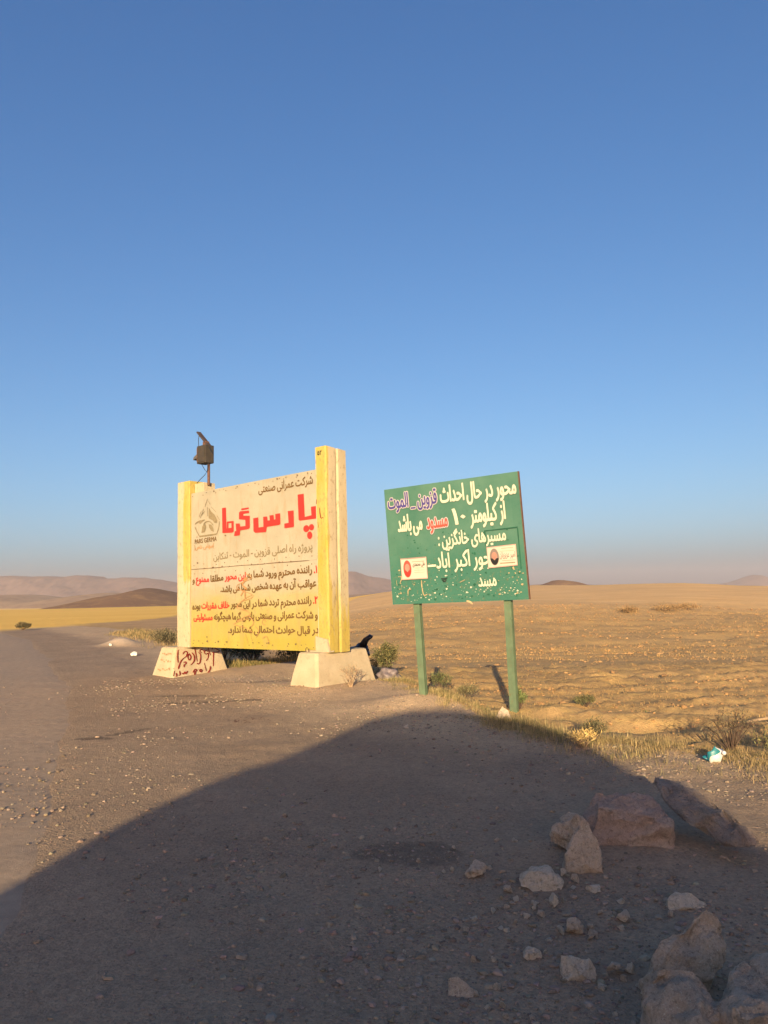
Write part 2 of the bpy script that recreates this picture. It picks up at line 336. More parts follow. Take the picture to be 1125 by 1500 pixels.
def build_ground():
    th = np.concatenate([np.linspace(-math.pi, R(-37), 50, endpoint=False), np.linspace(R(-37), R(37), 560, endpoint=False), np.linspace(R(37), math.pi, 50, endpoint=False)])
    rr = [.4, .9, 1.4, 1.9, 2.2]; r = 2.2
    while r < 6500: r *= 1.0085 if 2.3 < r < 30 else (1.012 if r < 300 else 1.05); rr.append(r)
    rr = np.array(rr); T, Rr = np.meshgrid(th, rr); X = Rr*np.sin(T); Y = Rr*np.cos(T)
    Z = height(X, Y)
    fY = field_f(X, Y); az = X/np.maximum(Y, 1)
    ondark = road_d(X, Y) < .25
    Z = Z-.035*(1-sstep(-1.1, -.45, road_d(X, Y)))*(Y < 88)
    nr, ncl = X.shape
    V = np.stack([X, Y, Z], -1).reshape(-1, 3); V = np.vstack([V, [[0, 0, H1(0, 0)]]])
    i = np.arange(nr-1)[:, None]*ncl; j = np.arange(ncl)[None, :]; jn = (j+1) % ncl
    Fq = np.stack([i+j, i+jn, i+ncl+jn, i+ncl+j], -1).reshape(-1, 4)[:, ::-1]
    field = sstep(-.3, .5, fY)*(Y > 0)
    yel = sstep(56, 66, Y+az*20)*(1-sstep(-.06, -.0, az+fbm(X, Y, 30, 3)*.05))
    # the pale band climbs to the right: its near edge recedes behind the billboard
    near = np.interp(az, [-.6, -.5, -.35, -.25, -.1, 0], [43, 45, 54, 82, 160, 260]); yel = sstep(-4, 6, Y-near+fbm(X, Y, 12, 3)*16)*(1-sstep(-.03, .02, az))
    brn = field*(1-sstep(-.2, -.05, az))*(1-yel)*sstep(0, 4, fY)
    yel = yel*(Y > 30)
    pale = np.exp(-((X+8.98)/.55)**2-((Y-25.3)/.55)**2)*1.4
    def blob(cx, cy, sx, sy, rot=0):
        c, s = math.cos(rot), math.sin(rot); dx = (X-cx)*c+(Y-cy)*s; dy = -(X-cx)*s+(Y-cy)*c
        q = (dx/sx)**2+(dy/sy)**2+fbm(X, Y, .25, 3, 2.)*1.2; return 1-sstep(.7, 1.1, q)
    st = .75*blob(-2.6, 11.5, .9, .10, .1)+.6*blob(-3.3, 12.2, .7, .10)+.6*blob(-2.0, 13.8, .9, .18)+.5*blob(.12, 4.75, .32, .22)+.9*blob(-3.35, 8.70, .30, .10)+.8*blob(-3.1, 9.1, .45, .06, .9)+.5*blob(1.9, 10.2, .5, .15)
    st = st+.8*blob(3.7, 10.0, .5, .12, .1)+.6*blob(4.6, 9.1, .9, .1)+.5*blob(2.4, 8.7, .25, .1)
    cols = np.stack([field, np.clip(yel, 0, 1), np.clip(brn, 0, 1)], -1).reshape(-1, 3); cols = np.vstack([cols, [[0, 0, 0]]])
    o = mesh_np('ground', V, Fq, M['ground'], smooth=True, cols=cols, attrs={'far_pale': np.append((sstep(5.5, 11.5, Y+X*.6)*sstep(.3, 3.5, road_d(X, Y))).ravel(), 0), 'straw': np.append((sstep(80, 135, Y)).ravel(), 0), 'stain': np.append(np.clip(st, 0, 1).ravel(), 0), 'pale': np.append(np.clip(pale, 0, 1).ravel(), 0)})
    # close the centre
    bm = bmesh.new(); bm.from_mesh(o.data); bm.verts.ensure_lookup_table(); c0 = bm.verts[nr*ncl]
    for k in range(ncl): bm.faces.new((c0, bm.verts[k], bm.verts[(k+1) % ncl])[::-1]).smooth = True
    bm.to_mesh(o.data); bm.free()
    props(o, kind='structure')
def build_road():
    ys = np.concatenate([np.arange(-12, 2.4, .6), np.arange(2.4, 20, .09), np.geomspace(20, 88, 110)]); us = np.concatenate([np.linspace(0, 5, 60), np.linspace(5.1, 26, 50)])
    Yg, Ug = np.meshgrid(ys, us, indexing='ij'); wob = 0
    X = np.interp(Yg, RY, RX)-Ug*(1+np.clip(Yg-10, 0, 60)*.02)+wob
    Z = height(X, Yg, False)+.004+fbm(X, Yg, 3, 3, 9.)*.02-.022*(1-sstep(.1, .9, Ug))+fbm(X, Yg, .5, 4, 14.)*.010*(1-sstep(.6, 1.6, Ug))
    nr, nc = X.shape; i = np.arange(nr-1)[:, None]*nc; j = np.arange(nc-1)[None, :]
    Fq = np.stack([i+j, i+j+1, i+nc+j+1, i+nc+j], -1).reshape(-1, 4)
    def bl(cx, cy, sx, sy, rot=0):
        c, s = math.cos(rot), math.sin(rot); dx = (X-cx)*c+(Yg-cy)*s; dy = -(X-cx)*s+(Yg-cy)*c
        return 1-sstep(.7, 1.1, (dx/sx)**2+(dy/sy)**2+fbm(X, Yg, .2, 3, 2.)*1.1)
    st = .8*bl(-3.45, 8.66, .30, .10)+.6*bl(-3.15, 9.15, .5, .07, .95)
    o = mesh_np('road', np.stack([X, Yg, Z], -1), Fq, M['road'], smooth=True, attrs={'dust': (1-sstep(0, 4.5, Ug)).ravel(), 'stain': np.clip(st, 0, 1).ravel()})
    props(o, kind='structure')

# ------------------------------------------------------------ hills, ranges, haze
def ridge(name, mat, xs, crest, y0, depth, zbase, namp, nscale, seed, nx=260, nyy=40):
    X1 = np.linspace(xs[0], xs[-1], nx); Y1 = np.linspace(0, 1, nyy); X, T = np.meshgrid(X1, Y1)
    Cz = np.interp(X, xs, crest)-zbase
    prof = np.where(T < .55, np.sin(T/.55*math.pi/2)**1.25, np.cos((T-.55)/.45*math.pi/2))
    Yw = y0+T*depth
    gul = fbm(X, Yw*.5, nscale, 5, seed, .55)
    Cz = Cz+fbm(X, X*0, nscale*.22, 4, seed+1, .6)*np.minimum(Cz, 200)*.035
    Z = zbase+Cz*prof*(1+namp*gul*(1-prof**4))+Cz*.03*fbm(X, X*0, nscale*.6, 4, seed+3)*prof
    V = np.stack([X, Yw, Z], -1); nr, nc = X.shape; i = np.arange(nr-1)[:, None]*nc; j = np.arange(nc-1)[None, :]
    Fq = np.stack([i+j, i+j+1, i+nc+j+1, i+nc+j], -1).reshape(-1, 4)
    return props(mesh_np(name, V, Fq, mat, smooth=True), kind='structure')
def px_el(x, y):   # authoring helper: crest direction -> (x/y, z slope)
    D = fwd*F_PX+r2*(x-562.5)+u2*(750-y); return D.x/D.y, D.z/D.y
def crest_from(pts, Y):
    q = [px_el(*p) for p in pts]; return [a*Y for a, b in q], [1.6+b*Y for a, b in q]

build_ground(); build_road()
xs, cz = crest_from([(-60, 897), (60, 893), (90, 889), (120, 882), (150, 874), (185, 868), (212, 862), (235, 865), (262, 873), (300, 884), (360, 895)], 900)
ridge('hill', M['mid_hill'], xs, cz, 700, 400, -16, .10, 60, 2.)
xs, cz = crest_from([(-120, 848), (-40, 845), (0, 843), (45, 845), (60, 844), (85, 845), (105, 842), (120, 842), (140, 848), (175, 846), (205, 847), (235, 851), (262, 856), (330, 858), (420, 850), (470, 842), (505, 836), (520, 836), (540, 843), (565, 848), (600, 852), (700, 858), (790, 863)], 3600)
ridge('mountain_range', M['range1'], xs, cz, 3100, 1100, -40, .6, 210, 4., 520, 90)
xs, cz = crest_from([(-120, 873), (0, 872), (40, 871), (62, 874), (90, 879), (130, 872), (160, 868), (200, 869), (260, 872), (400, 876), (520, 871), (600, 866), (760, 858), (800, 856), (860, 857), (1000, 857), (1200, 860)], 2100)
ridge('far_plain', M['plain'], xs, cz, 1500, 1100, -40, .22, 140, 6., 360, 60)
xs, cz = crest_from([(740, 866), (775, 860), (795, 856), (808, 851), (822, 850), (838, 852), (860, 858), (880, 862), (900, 868)], 1100)
ridge('hill', M['mid_hill'], xs, cz, 950, 250, -20, .06, 60, 8., 160, 30)
xs, cz = crest_from([(880, 868), (940, 861), (1000, 858), (1040, 857), (1070, 853), (1092, 846), (1103, 842), (1118, 848), (1150, 850), (1200, 860), (1260, 868)], 5200)
ridge('mountain', M['range1'], xs, cz, 4700, 900, -60, .2, 320, 9., 200, 40)
# unseen earth shape added behind the camera, profiled to throw the big shadow
def build_caster():
    T_ = math.tan(SUN_EL); us = [-3.1, -2.75, -2.59, -2.57, -2.48, -2.23, -1.86, -1.55, -1.26, -0.8, -0.08, 0.58, 0.84, 1.19, 1.39, 1.51, 1.65, 1.79, 2.1, 2.6, 3.4, 4.4, 5.5]
    vs = [-3, 2.5, 4.14, 4.72, 5.36, 6.34, 7.15, 8.3, 9.48, 10.2, 10.07, 9.46, 8.89, 7.81, 6.66, 5.85, 5.2, 4.75, 4.3, 3.8, 3.3, 2.3, -3]
    n = 120; U = np.linspace(-3.4, 5.8, n); prof = (np.interp(U, us, vs)+7.5)*T_
    prof = np.maximum(prof, 0)
    prof[:3] = 0; prof[-3:] = 0
    prof = prof+fbm(U, U*0, .5, 3, 2.)*.05*(prof > 0)
    dx, dy = math.sin(SUN_AZ), math.cos(SUN_AZ)
    ts = np.linspace(-1, 1, 25); V = []
    for t in ts:
        v = -7.5+t*2.2; k = math.cos(t*math.pi/2)**.7 if abs(t) < 1 else 0
        for u, p in zip(U, prof): V.append((u*dy+v*dx, -u*dx+v*dy, -.1+(p+.1)*k))
    V = np.array(V); V[:, 0] += 0; nr, nc = len(ts), n
    i = np.arange(nr-1)[:, None]*nc; j = np.arange(nc-1)[None, :]
    Fq = np.stack([i+j, i+j+1, i+nc+j+1, i+nc+j], -1).reshape(-1, 4)
    props(mesh_np('shadow_caster', V, Fq, M['rock_tan'], smooth=True), kind='structure')
build_caster()
HAZE = 1.5e-4
def build_haze():
    bm = bmesh.new(); bm_box(bm, -7400, 7400, -7300, 7500, -75, 165)
    mt = bpy.data.materials.new('haze'); mt.use_nodes = True; nt = mt.node_tree; nt.nodes.remove(nt.nodes['Principled BSDF'])
    v = nt.nodes.new('ShaderNodeVolumePrincipled'); v.inputs['Color'].default_value = (.54, .54, .60, 1); v.inputs['Density'].default_value = HAZE
    v.inputs['Anisotropy'].default_value = 0.0
    nt.links.new(v.outputs[0], nt.nodes['Material Output'].inputs['Volume'])
    props(obj_bm('haze', bm, mt), kind='stuff')
build_haze()

# ------------------------------------------------------------ Persian lettering
FORMS = {'ا': 'ﺍﺎ', 'آ': 'ﺁﺂ', 'ب': 'ﺏﺐﺑﺒ', 'پ': 'ﭖﭗﭘﭙ', 'ت': 'ﺕﺖﺗﺘ', 'ث': 'ﺙﺚﺛﺜ', 'ج': 'ﺝﺞﺟﺠ', 'چ': 'ﭺﭻﭼﭽ', 'ح': 'ﺡﺢﺣﺤ', 'خ': 'ﺥﺦﺧﺨ',
    'د': 'ﺩﺪ', 'ذ': 'ﺫﺬ', 'ر': 'ﺭﺮ', 'ز': 'ﺯﺰ', 'ژ': 'ﮊﮋ', 'س': 'ﺱﺲﺳﺴ', 'ش': 'ﺵﺶﺷﺸ', 'ص': 'ﺹﺺﺻﺼ', 'ط': 'ﻁﻂﻃﻄ', 'ع': 'ﻉﻊﻋﻌ', 'ف': 'ﻑﻒﻓﻔ', 'ق': 'ﻕﻖﻗﻘ',
    'ک': 'ﮎﮏﮐﮑ', 'گ': 'ﮒﮓﮔﮕ', 'ل': 'ﻝﻞﻟﻠ', 'م': 'ﻡﻢﻣﻤ', 'ن': 'ﻥﻦﻧﻨ', 'و': 'ﻭﻮ', 'ه': 'ﻩﻪﻫﻬ', 'ی': 'ﯼﯽﯾﯿ', 'ئ': 'ﺉﺊﺋﺌ'}
def shape(s):
    out = []
    for i, ch in enumerate(s):
        f = FORMS.get(ch)
        if not f: out.append(ch); continue
        prev = i > 0 and s[i-1] in FORMS and len(FORMS[s[i-1]]) == 4
        nxt = i+1 < len(s) and s[i+1] in FORMS and len(f) == 4
        out.append(f[3] if prev and nxt else f[1] if prev else f[2] if nxt else f[0])
    # runs of digits keep their order, the rest is mirrored; a zero-width joint breaks a word
    res = []; k = 0; rev = [c for c in out if c != '|'][::-1]
    return ''.join(rev)
def text_mesh(s, res=4):
    cu = bpy.data.curves.new('t', 'FONT'); cu.body = s; cu.size = 1.0; cu.resolution_u = res; cu.fill_mode = 'NONE'
    o = bpy.data.objects.new('t', cu); C.objects.link(o); bpy.context.view_layer.update()
    wire = bpy.data.meshes.new_from_object(o.evaluated_get(bpy.context.evaluated_depsgraph_get()))
    bpy.data.objects.remove(o); bpy.data.curves.remove(cu)
    pts = [Vector((v.co.x, v.co.y)) for v in wire.vertices]; eds = [tuple(e.vertices) for e in wire.edges]
    # walk the outlines so that each keeps its direction, then fill by winding number
    nb = {}
    for a, b in eds: nb.setdefault(a, []).append(b); nb.setdefault(b, []).append(a)
    seen = set(); segs = []
    for st in range(len(pts)):
        if st in seen or st not in nb: continue
        prev, cur = None, st; nxt0 = st+1 if (st+1) in nb[st] else nb[st][0]; cur, nx = st, nxt0
        while True:
            seen.add(cur); segs.append((cur, nx)); prev, cur = cur, nx
            if cur == st: break
            cand = [q for q in nb[cur] if q != prev]
            if not cand: break
            nx = cand[0]
    res_ = delaunay_2d_cdt(pts, segs, [], 0, 1e-6); V2, F2 = res_[0], res_[2]
    P = np.array([tuple(p) for p in pts]); A = P[[a for a, b in segs]]; B = P[[b for a, b in segs]]
    vv = np.array([tuple(p) for p in V2]); F2 = [f for f in F2]; cen = np.array([vv[list(f)].mean(0) for f in F2])
    up_ = (A[None, :, 1] <= cen[:, None, 1]) & (B[None, :, 1] > cen[:, None, 1]); dn_ = (A[None, :, 1] > cen[:, None, 1]) & (B[None, :, 1] <= cen[:, None, 1])
    cr_ = (B[None, :, 0]-A[None, :, 0])*(cen[:, None, 1]-A[None, :, 1])-(cen[:, None, 0]-A[None, :, 0])*(B[None, :, 1]-A[None, :, 1])
    wn_ = (up_ & (cr_ > 0)).sum(1)-(dn_ & (cr_ < 0)).sum(1)
    me = bpy.data.meshes.new('t'); me.from_pydata([(p[0], p[1], 0) for p in vv], [], [f for f, w in zip(F2, wn_) if w != 0]); me.update()
    bpy.data.meshes.remove(wire); return me
def lettering(parent, segs, uR, uL, vR, vL, hscale, y, mats, bold=.02, name='lettering', latin=False, outline=None, wob=.0):
    """segs in reading order (right to left); fits the line between uR and uL"""
    segs = [(w_, mk) for s_, mk in segs for w_ in ([s_] if latin else s_.split(' '))]
    parts = []; cur = 0
    for s, mk in segs:
        me = text_mesh(s if latin else shape(s)); co = np.empty(len(me.vertices)*3, np.float32); me.vertices.foreach_get('co', co); co = co.reshape(-1, 3)
        x0, x1 = co[:, 0].min(), co[:, 0].max(); parts.append((me, co, cur-(x1), mk, s)); cur -= (x1-x0)+.30
    tot = -cur-.30; k = (uR-uL)/tot
    rng_ = uR-uL
    def lay(me, co, off, mat, nm, yy, rad, nd):
        x = (co[:, 0]+off)*k; t = -x/rng_; z = co[:, 1]*hscale+vR+(vL-vR)*t+np.sin(t*23+vR*9)*wob
        me.vertices.foreach_set('co', np.stack([uR+x, np.full_like(x, yy), z], -1).astype(np.float32).ravel()); me.update()
        bm = bmesh.new(); bm.from_mesh(me)
        for q in range(nd):
            n0 = len(bm.verts); bm.from_mesh(me); bm.verts.ensure_lookup_table(); a = 2*math.pi*q/nd
            for v in bm.verts[n0:]: v.co.x += rad*math.cos(a); v.co.z += rad*math.sin(a); v.co.y += .00008*(q+1)
        bm.to_mesh(me); bm.free(); me.materials.clear(); me.materials.append(mat); me.name = nm
        o = bpy.data.objects.new(nm, me); C.objects.link(o); o.parent = parent; return o
    for me, co, off, mk, s in parts:
        if outline and mk in outline:
            lay(me.copy(), co, off, M[outline[mk][0]], 'letter_outline', y+.0022, outline[mk][1]*hscale, 12)
        lay(me, co, off, M[mk], name, y, bold*hscale, 6)
def polys_obj(name, polys, y, mat, parent):
    bm = bmesh.new()
    for p in polys: bm.faces.new([bm.verts.new((u, y, v)) for u, v in p])
    o = obj_bm(name, bm, mat, parent); return o
def ribbons(name, lines, w, fn, mat, parent):
    bm = bmesh.new()
    for li, pts in enumerate(lines):
        P = [Vector(p) for p in pts]
        if len(P) > 2:   # smooth it
            q = [P[0]]
            for i in range(len(P)-1):
                a, b_ = P[max(i-1, 0)], P[i]; c_, d_ = P[i+1], P[min(i+2, len(P)-1)]
                for t in (.33, .66, 1.): q.append(.5*((2*b_)+(-a+c_)*t+(2*a-5*b_+4*c_-d_)*t*t+(-a+3*b_-3*c_+d_)*t**3))
            P = q
        prev = None
        for i, p in enumerate(P):
            d = (P[min(i+1, len(P)-1)]-P[max(i-1, 0)]); d = d.normalized() if d.length else Vector((1, 0)); nn = Vector((-d.y, d.x))
            ww = w*(.75+.5*random.random())*(.5 if i in (0, len(P)-1) else 1)
            cur = (bm.verts.new(fn(*(p+nn*ww/2), li)), bm.verts.new(fn(*(p-nn*ww/2), li)))
            if prev: bm.faces.new((prev[0], prev[1], cur[1], cur[0]))
            prev = cur
    o = obj_bm(name, bm, mat, parent)
    if name in ('faded_scrawl', 'torn_glue', 'dark_litter'): o['kind'] = 'stuff'
    return o

# ------------------------------------------------------------ billboard
BTH = -.7211
bb = empty('billboard', (-4.002, 15.379, 0), (0, R(-.55), BTH))
props(bb, 'large cream and yellow billboard with red Persian lettering between two concrete pillars', 'billboard')
ZB = .575; WB = 3.82; HB = 3.17
def panel(z0, z1):
    bm = bmesh.new(); nx, nz = 24, 14; fr = []
    for j in range(nz+1):
        row = []
        for i in range(nx+1):
            u = WB*i/nx; v = z0+(z1-z0)*j/nz
            row.append(bm.verts.new((u, -.012+.006*mnoise.noise(Vector((u*1.1, v*1.3, 2.))), v)))
        fr.append(row)
    for j in range(nz):
        for i in range(nx): bm.faces.new((fr[j][i], fr[j][i+1], fr[j+1][i+1], fr[j+1][i]))
    geo = list(bm.faces)
    r = bmesh.ops.extrude_face_region(bm, geom=geo)
    for v in [g for g in r['geom'] if isinstance(g, bmesh.types.BMVert)]: v.co.y = .018
    return obj_bm('panel', bm, M['board'], bb, True)
p1 = panel(ZB, ZB+1.577); p2 = panel(ZB+1.580, ZB+HB)
for p_ in (p1, p2):
    for pl in p_.data.polygons: pl.use_smooth = False
for z in (.05, .75, 1.45, 1.75, 2.45, 3.1):
    bm = bmesh.new(); bm_box(bm, .02, WB-.02, .022, .06, ZB+z-.02, ZB+z+.02); obj_bm('support_rail', bm, M['rust'], bb)
bm = bmesh.new()
for i in range(11):
    for zz in (.08, 1.50, 1.66, 3.10):
        u = .1+i*.36+random.uniform(-.05, .05); z = ZB+zz+random.uniform(-.02, .02)
        c = bmesh.ops.create_icosphere(bm, subdivisions=1, radius=.011)['verts']
        for v in c: v.co = Vector((v.co.x+u, v.co.y*.6-.02, v.co.z+z))
props(obj_bm('bolts', bm, M['board_back'], bb), kind='stuff')
def pillar(sec, z0, z1, yfn, name='pillar', slope=0):
    bm = bmesh.new(); bm_prism(bm, sec, z0, z1, True, 24)
    rnd = {}
    for v in bm.verts:
        n = mnoise.noise_vector(v.co*2.2)*.008; v.co.x += n.x; v.co.y += n.y
        if v.co.z > z1-.01: v.co.z += slope*(v.co.y)
    o = obj_bm(name, bm, M['pillar'], bb)
    a = o.data.attributes.new('yellow', 'FLOAT', 'POINT')
    a.data.foreach_set('value', [yfn(v.co) for v in o.data.vertices]); return o
secR = [(3.823, -.045), (3.835, -.055), (4.075, -.055), (4.095, -.04), (4.095, .17), (4.075, .18), (4.075, .20), (4.11, .215), (4.11, .42), (4.09, .44), (3.835, .44), (3.823, .43)]
def yr(c): return (1. if (c.y < 0 and c.x < 4.08) else .05)+(max(0, 1.6-c.z)*.38 if c.y > 0 else 0)
# split the front face so paint and bare concrete meet on it
secR = [(3.823, -.045), (3.832, -.056), (3.87, -.057), (3.93, -.057), (4.00, -.057), (4.06, -.056), (4.095, -.04)]+[(4.10, .04), (4.10, .16), (4.075, .175), (4.075, .21), (4.115, .225), (4.115, .42), (4.09, .44), (3.835, .44), (3.823, .43)]
pillar(secR, .56, 4.12, lambda c: ((.15 if c.x < 3.85 else .8) if c.y < -.05 else (.75 if c.y < -.02 else (.12+max(0, (2.3-c.z))*.42))), slope=-.08)
secL = [(-.45, -.045), (-.44, -.055), (-.38, -.057), (-.30, -.057), (-.20, -.057), (-.10, -.057), (-.025, -.056), (-.012, -.045), (-.012, .40), (-.45, .40)]
pillar(secL, .56, 4.02, lambda c: 0. if c.x < -.25 else .35+.35*(c.z > 2.))
secI = [(.012, .07), (.335, .07), (.335, .34), (.012, .34)]
pillar(secI, .56, 3.955, lambda c: .1)
# small dark marks painted on the right pillar
lettering(bb, [('۲۵', 'black')], 4.0, 3.90, 3.98, 3.98, .11, -.068, None, .02, 'pillar_number')
ribbons('pillar_scrawl', [[(3.93, 3.05), (3.94, 2.93), (3.96, 2.86)], [(3.96, 2.86), (4.02, 2.87)], [(3.86, 3.2), (3.85, 3.12)], [(3.88, 2.8), (3.9, 2.7)]], .018, lambda a, b, i: (a, -.069, b), M['spray'], bb)

def block(name, cx, cy, z0, h, hw, hl, tw, tl):
    bm = bmesh.new(); rings = []
    for k, t in enumerate((0, .12, .14, .5, .97, 1.)):
        w = hw+(tw-hw)*t; l = hl+(tl-hl)*t
        if k == 5: w -= .02; l -= .02
        c = .045
        sec = [(-w+c, -l), (0, -l), (w-c, -l), (w, -l+c), (w, 0), (w, l-c), (w-c, l), (-w+c, l), (-w, l-c), (-w, 0), (-w, -l+c)]
        rings.append([bm.verts.new((cx+x, cy+y, z0+h*t)) for x, y in sec])
    n = 11
    for a, b in zip(rings, rings[1:]):
        for i in range(n): bm.faces.new((a[i], a[(i+1) % n], b[(i+1) % n], b[i]))
    bm.faces.new(rings[0][::-1]); bm.faces.new(rings[-1])
    bmesh.ops.subdivide_edges(bm, edges=bm.edges[:], cuts=2, use_grid_fill=True)
    for v in bm.verts: v.co += mnoise.noise_vector(v.co*4)*.009
    return obj_bm(name, bm, M['concrete'], bb)
LBK = (-.47, .30, -.06, .63, .40, .72, .25, .56); RBK = (3.80, .32, .0, .58, .36, .74, .24, .62)
block('base_block', *LBK); block('base_block', *RBK)
bm = bmesh.new(); bm_prism(bm, [(4.13, -.10), (4.13, .02), (3.6, -.04), (3.6, -.13)], .575, .60); 
obj_bm('mortar_pad', bm, M['concrete'], bb)
bm = bmesh.new(); bm_tube(bm, [(3.62, -.16, .57), (3.62, -.16, .63), (3.66, -.17, .655), (3.70, -.17, .63), (3.70, -.16, .57)], .007, 5); obj_bm('lifting_loop', bm, M['rust'], bb)
# sprayed words on the left block (right-hand face): a = 0 front .. 1 rear, b = height share
def face_r(B, off=.012):
    cx, cy, z0, h, hw, hl, tw, tl = B
    def fn(a, b, i):
        l = hl+(tl-hl)*b; w = hw+(tw-hw)*b; return (cx+w+off+.0004*i, cy-l+2*l*a, z0+h*b)
    return fn
def face_f(B, off=.012):
    cx, cy, z0, h, hw, hl, tw, tl = B
    def fn(a, b, i):
        l = hl+(tl-hl)*b; w = hw+(tw-hw)*b; return (cx-w+2*w*a, cy-l-off-.0004*i, z0+h*b)
    return fn
G1 = [[(835, 185), (900, 188), (950, 175), (900, 135), (870, 130), (850, 150)], [(865, 180), (840, 250), (815, 340)], [(800, 90), (803, 150), (812, 215)], [(790, 175), (760, 155), (735, 175), (755, 200), (785, 185), (775, 235), (738, 272)],
    [(735, 165), (705, 140), (675, 158), (700, 178)], [(655, 170), (680, 195), (665, 270), (640, 300), (620, 285)], [(645, 130), (652, 136)], [(612, 115), (618, 190), (625, 270)], [(565, 165), (592, 200), (588, 260), (540, 302)],
    [(530, 172), (550, 210), (530, 248), (510, 210), (530, 172)], [(445, 175), (475, 145), (505, 160), (490, 200), (440, 230), (410, 275), (395, 330)], [(455, 268), (478, 258), (485, 280), (465, 290), (462, 318)], [(380, 120), (378, 190), (388, 262)],
    [(338, 318), (342, 324)], [(350, 345), (345, 400)], [(372, 370), (382, 402), (365, 405)], [(408, 350), (418, 392), (400, 398)], [(440, 375), (455, 392), (470, 365), (482, 392), (500, 360)], [(560, 385), (590, 350), (606, 365), (585, 385), (580, 418)], [(628, 352), (634, 358)],
    [(655, 355), (668, 372), (655, 390), (642, 372), (655, 355)], [(708, 290), (716, 382)], [(775, 335), (765, 370), (725, 412)]]
ribbons('spray_lettering', [[((x-335)/660, (440-y)/345) for x, y in l] for l in G1], .024, face_r(LBK), M['spray'], bb)
G2 = []
for r_ in range(3):
    for k in range(6):
        a = .28+.11*k+random.uniform(-.03, .03); b = .80-.24*r_+random.uniform(-.03, .03)
        G2.append([(a, b), (a+.03, b+random.uniform(-.05, .05)), (a+.06, b+random.uniform(-.03, .03))])
ribbons('faded_scrawl', G2, .028, face_f(LBK), M['faint'], bb)

ribbons('seam_shade', [[(.0+.3*k, ZB+1.578+random.uniform(-.003, .003)) for k in range(j, j+5)] for j in (0, 4, 8)], .012, lambda a, b, i: (a, -.022-.0002*i, b), M['board_back'], bb)  # dark strip laid over the joint in place of the gap's shade
patch = bmesh.new(); bm_prism(patch, [(3.79, -.085), (4.12, -.085), (4.12, -.05), (3.79, -.05)], .58, .84)
for v in patch.verts:
    if v.co.z > .8 and v.co.x > 4: v.co.z -= .05; v.co.x -= .05
obj_bm('mortar_patch', patch, M['concrete'], bb)
# lettering of the billboard
L = lambda segs, uR, uL, vR, vL, hs, bold=.012, **k: lettering(bb, segs, uR, uL, ZB+vR, ZB+vL, hs, -.024, None, bold, **k)
L([('شرکت عمرانی صنعتی', 'dark')], 3.72, 2.22, 2.93, 2.93, .21, .018)
RED = {'pa': [(3.32, 2.773), (3.479, 2.773), (3.498, 2.353), (3.673, 2.367), (3.663, 2.518), (3.812, 2.52), (3.813, 2.315), (3.796, 2.299), (3.37, 2.299), (3.337, 2.316)],
're': [(3.047, 2.502), (3.205, 2.5), (3.209, 2.213), (3.188, 2.198), (2.951, 2.196), (2.947, 2.28), (3.066, 2.287)],
'sin': [(2.055, 2.461), (2.199, 2.466), (2.21, 2.271), (2.355, 2.274), (2.35, 2.461), (2.462, 2.459), (2.476, 2.38), (2.54, 2.379), (2.532, 2.471), (2.648, 2.469), (2.658, 2.381), (2.702, 2.383), (2.698, 2.482), (2.834, 2.483), (2.837, 2.29), (2.805, 2.271), (2.453, 2.265), (2.424, 2.171), (2.106, 2.18), (2.06, 2.213)],
'bar': [(1.688, 2.684), (1.917, 2.685), (1.92, 2.655), (1.694, 2.651)],
'gaf': [(1.619, 2.615), (1.664, 2.635), (1.926, 2.622), (1.932, 2.575), (1.754, 2.577), (1.748, 2.54), (1.947, 2.521), (1.946, 2.293), (1.902, 2.269), (1.649, 2.262), (1.634, 2.169), (1.458, 2.167), (1.482, 2.256), (1.528, 2.262), (1.512, 2.406), (1.634, 2.399), (1.649, 2.337), (1.814, 2.333), (1.814, 2.455), (1.619, 2.482)],
'alef': [(1.074, 2.756), (1.195, 2.754), (1.216, 2.336), (1.216, 2.247), (1.084, 2.254)], 'm1': [(1.216, 2.336), (1.445, 2.336), (1.445, 2.259), (1.406, 2.24), (1.216, 2.247)],
'm2': [(1.228, 2.47), (1.278, 2.469), (1.278, 2.336), (1.228, 2.337)], 'm3': [(1.278, 2.469), (1.445, 2.466), (1.445, 2.431), (1.278, 2.434)], 'm4': [(1.377, 2.432), (1.445, 2.431), (1.445, 2.336), (1.378, 2.336)]}
def circ(cx, cy, rx, ry, n=14): return [(cx+rx*math.cos(2*math.pi*i/n), cy+ry*math.sin(2*math.pi*i/n)) for i in range(n)]
up = lambda ps: [(u, v+ZB) for u, v in ps]
for grp in (['pa'], ['re'], ['sin'], ['bar', 'gaf'], ['alef', 'm1', 'm2', 'm3', 'm4']):
    polys_obj('red_letter', [up(RED[k]) for k in grp], -.0235, M['red'], bb)
polys_obj('red_letter_dots', [up(circ(3.533, 2.142, .078, .062)), up(circ(3.668, 2.156, .066, .056)), up(circ(3.618, 2.018, .066, .068))], -.0235, M['red'], bb)
LOGO = {'o1': [(.586, 2.993), (.503, 2.875)], 'o2': [(.608, 2.949), (.678, 2.874)], 'o3': [(.707, 2.821), (.873, 2.696)], 'o4': [(.914, 2.617), (.99, 2.527)], 'o5': [(.369, 2.771), (.292, 2.651)], 'o6': [(.483, 2.751), (.37, 2.677)],
'o7': [(.142, 2.511), (.271, 2.559), (.443, 2.569)], 'o8': [(.142, 2.46), (.216, 2.351), (.304, 2.251)], 'o9': [(.99, 2.503), (.957, 2.358), (.89, 2.248)], 'o10': [(.581, 2.825), (.59, 2.639)], 'o11': [(.54, 2.93), (.50, 2.84)], 'o12': [(.64, 2.80), (.66, 2.72)], 'o13': [(.45, 2.80), (.33, 2.62)]}
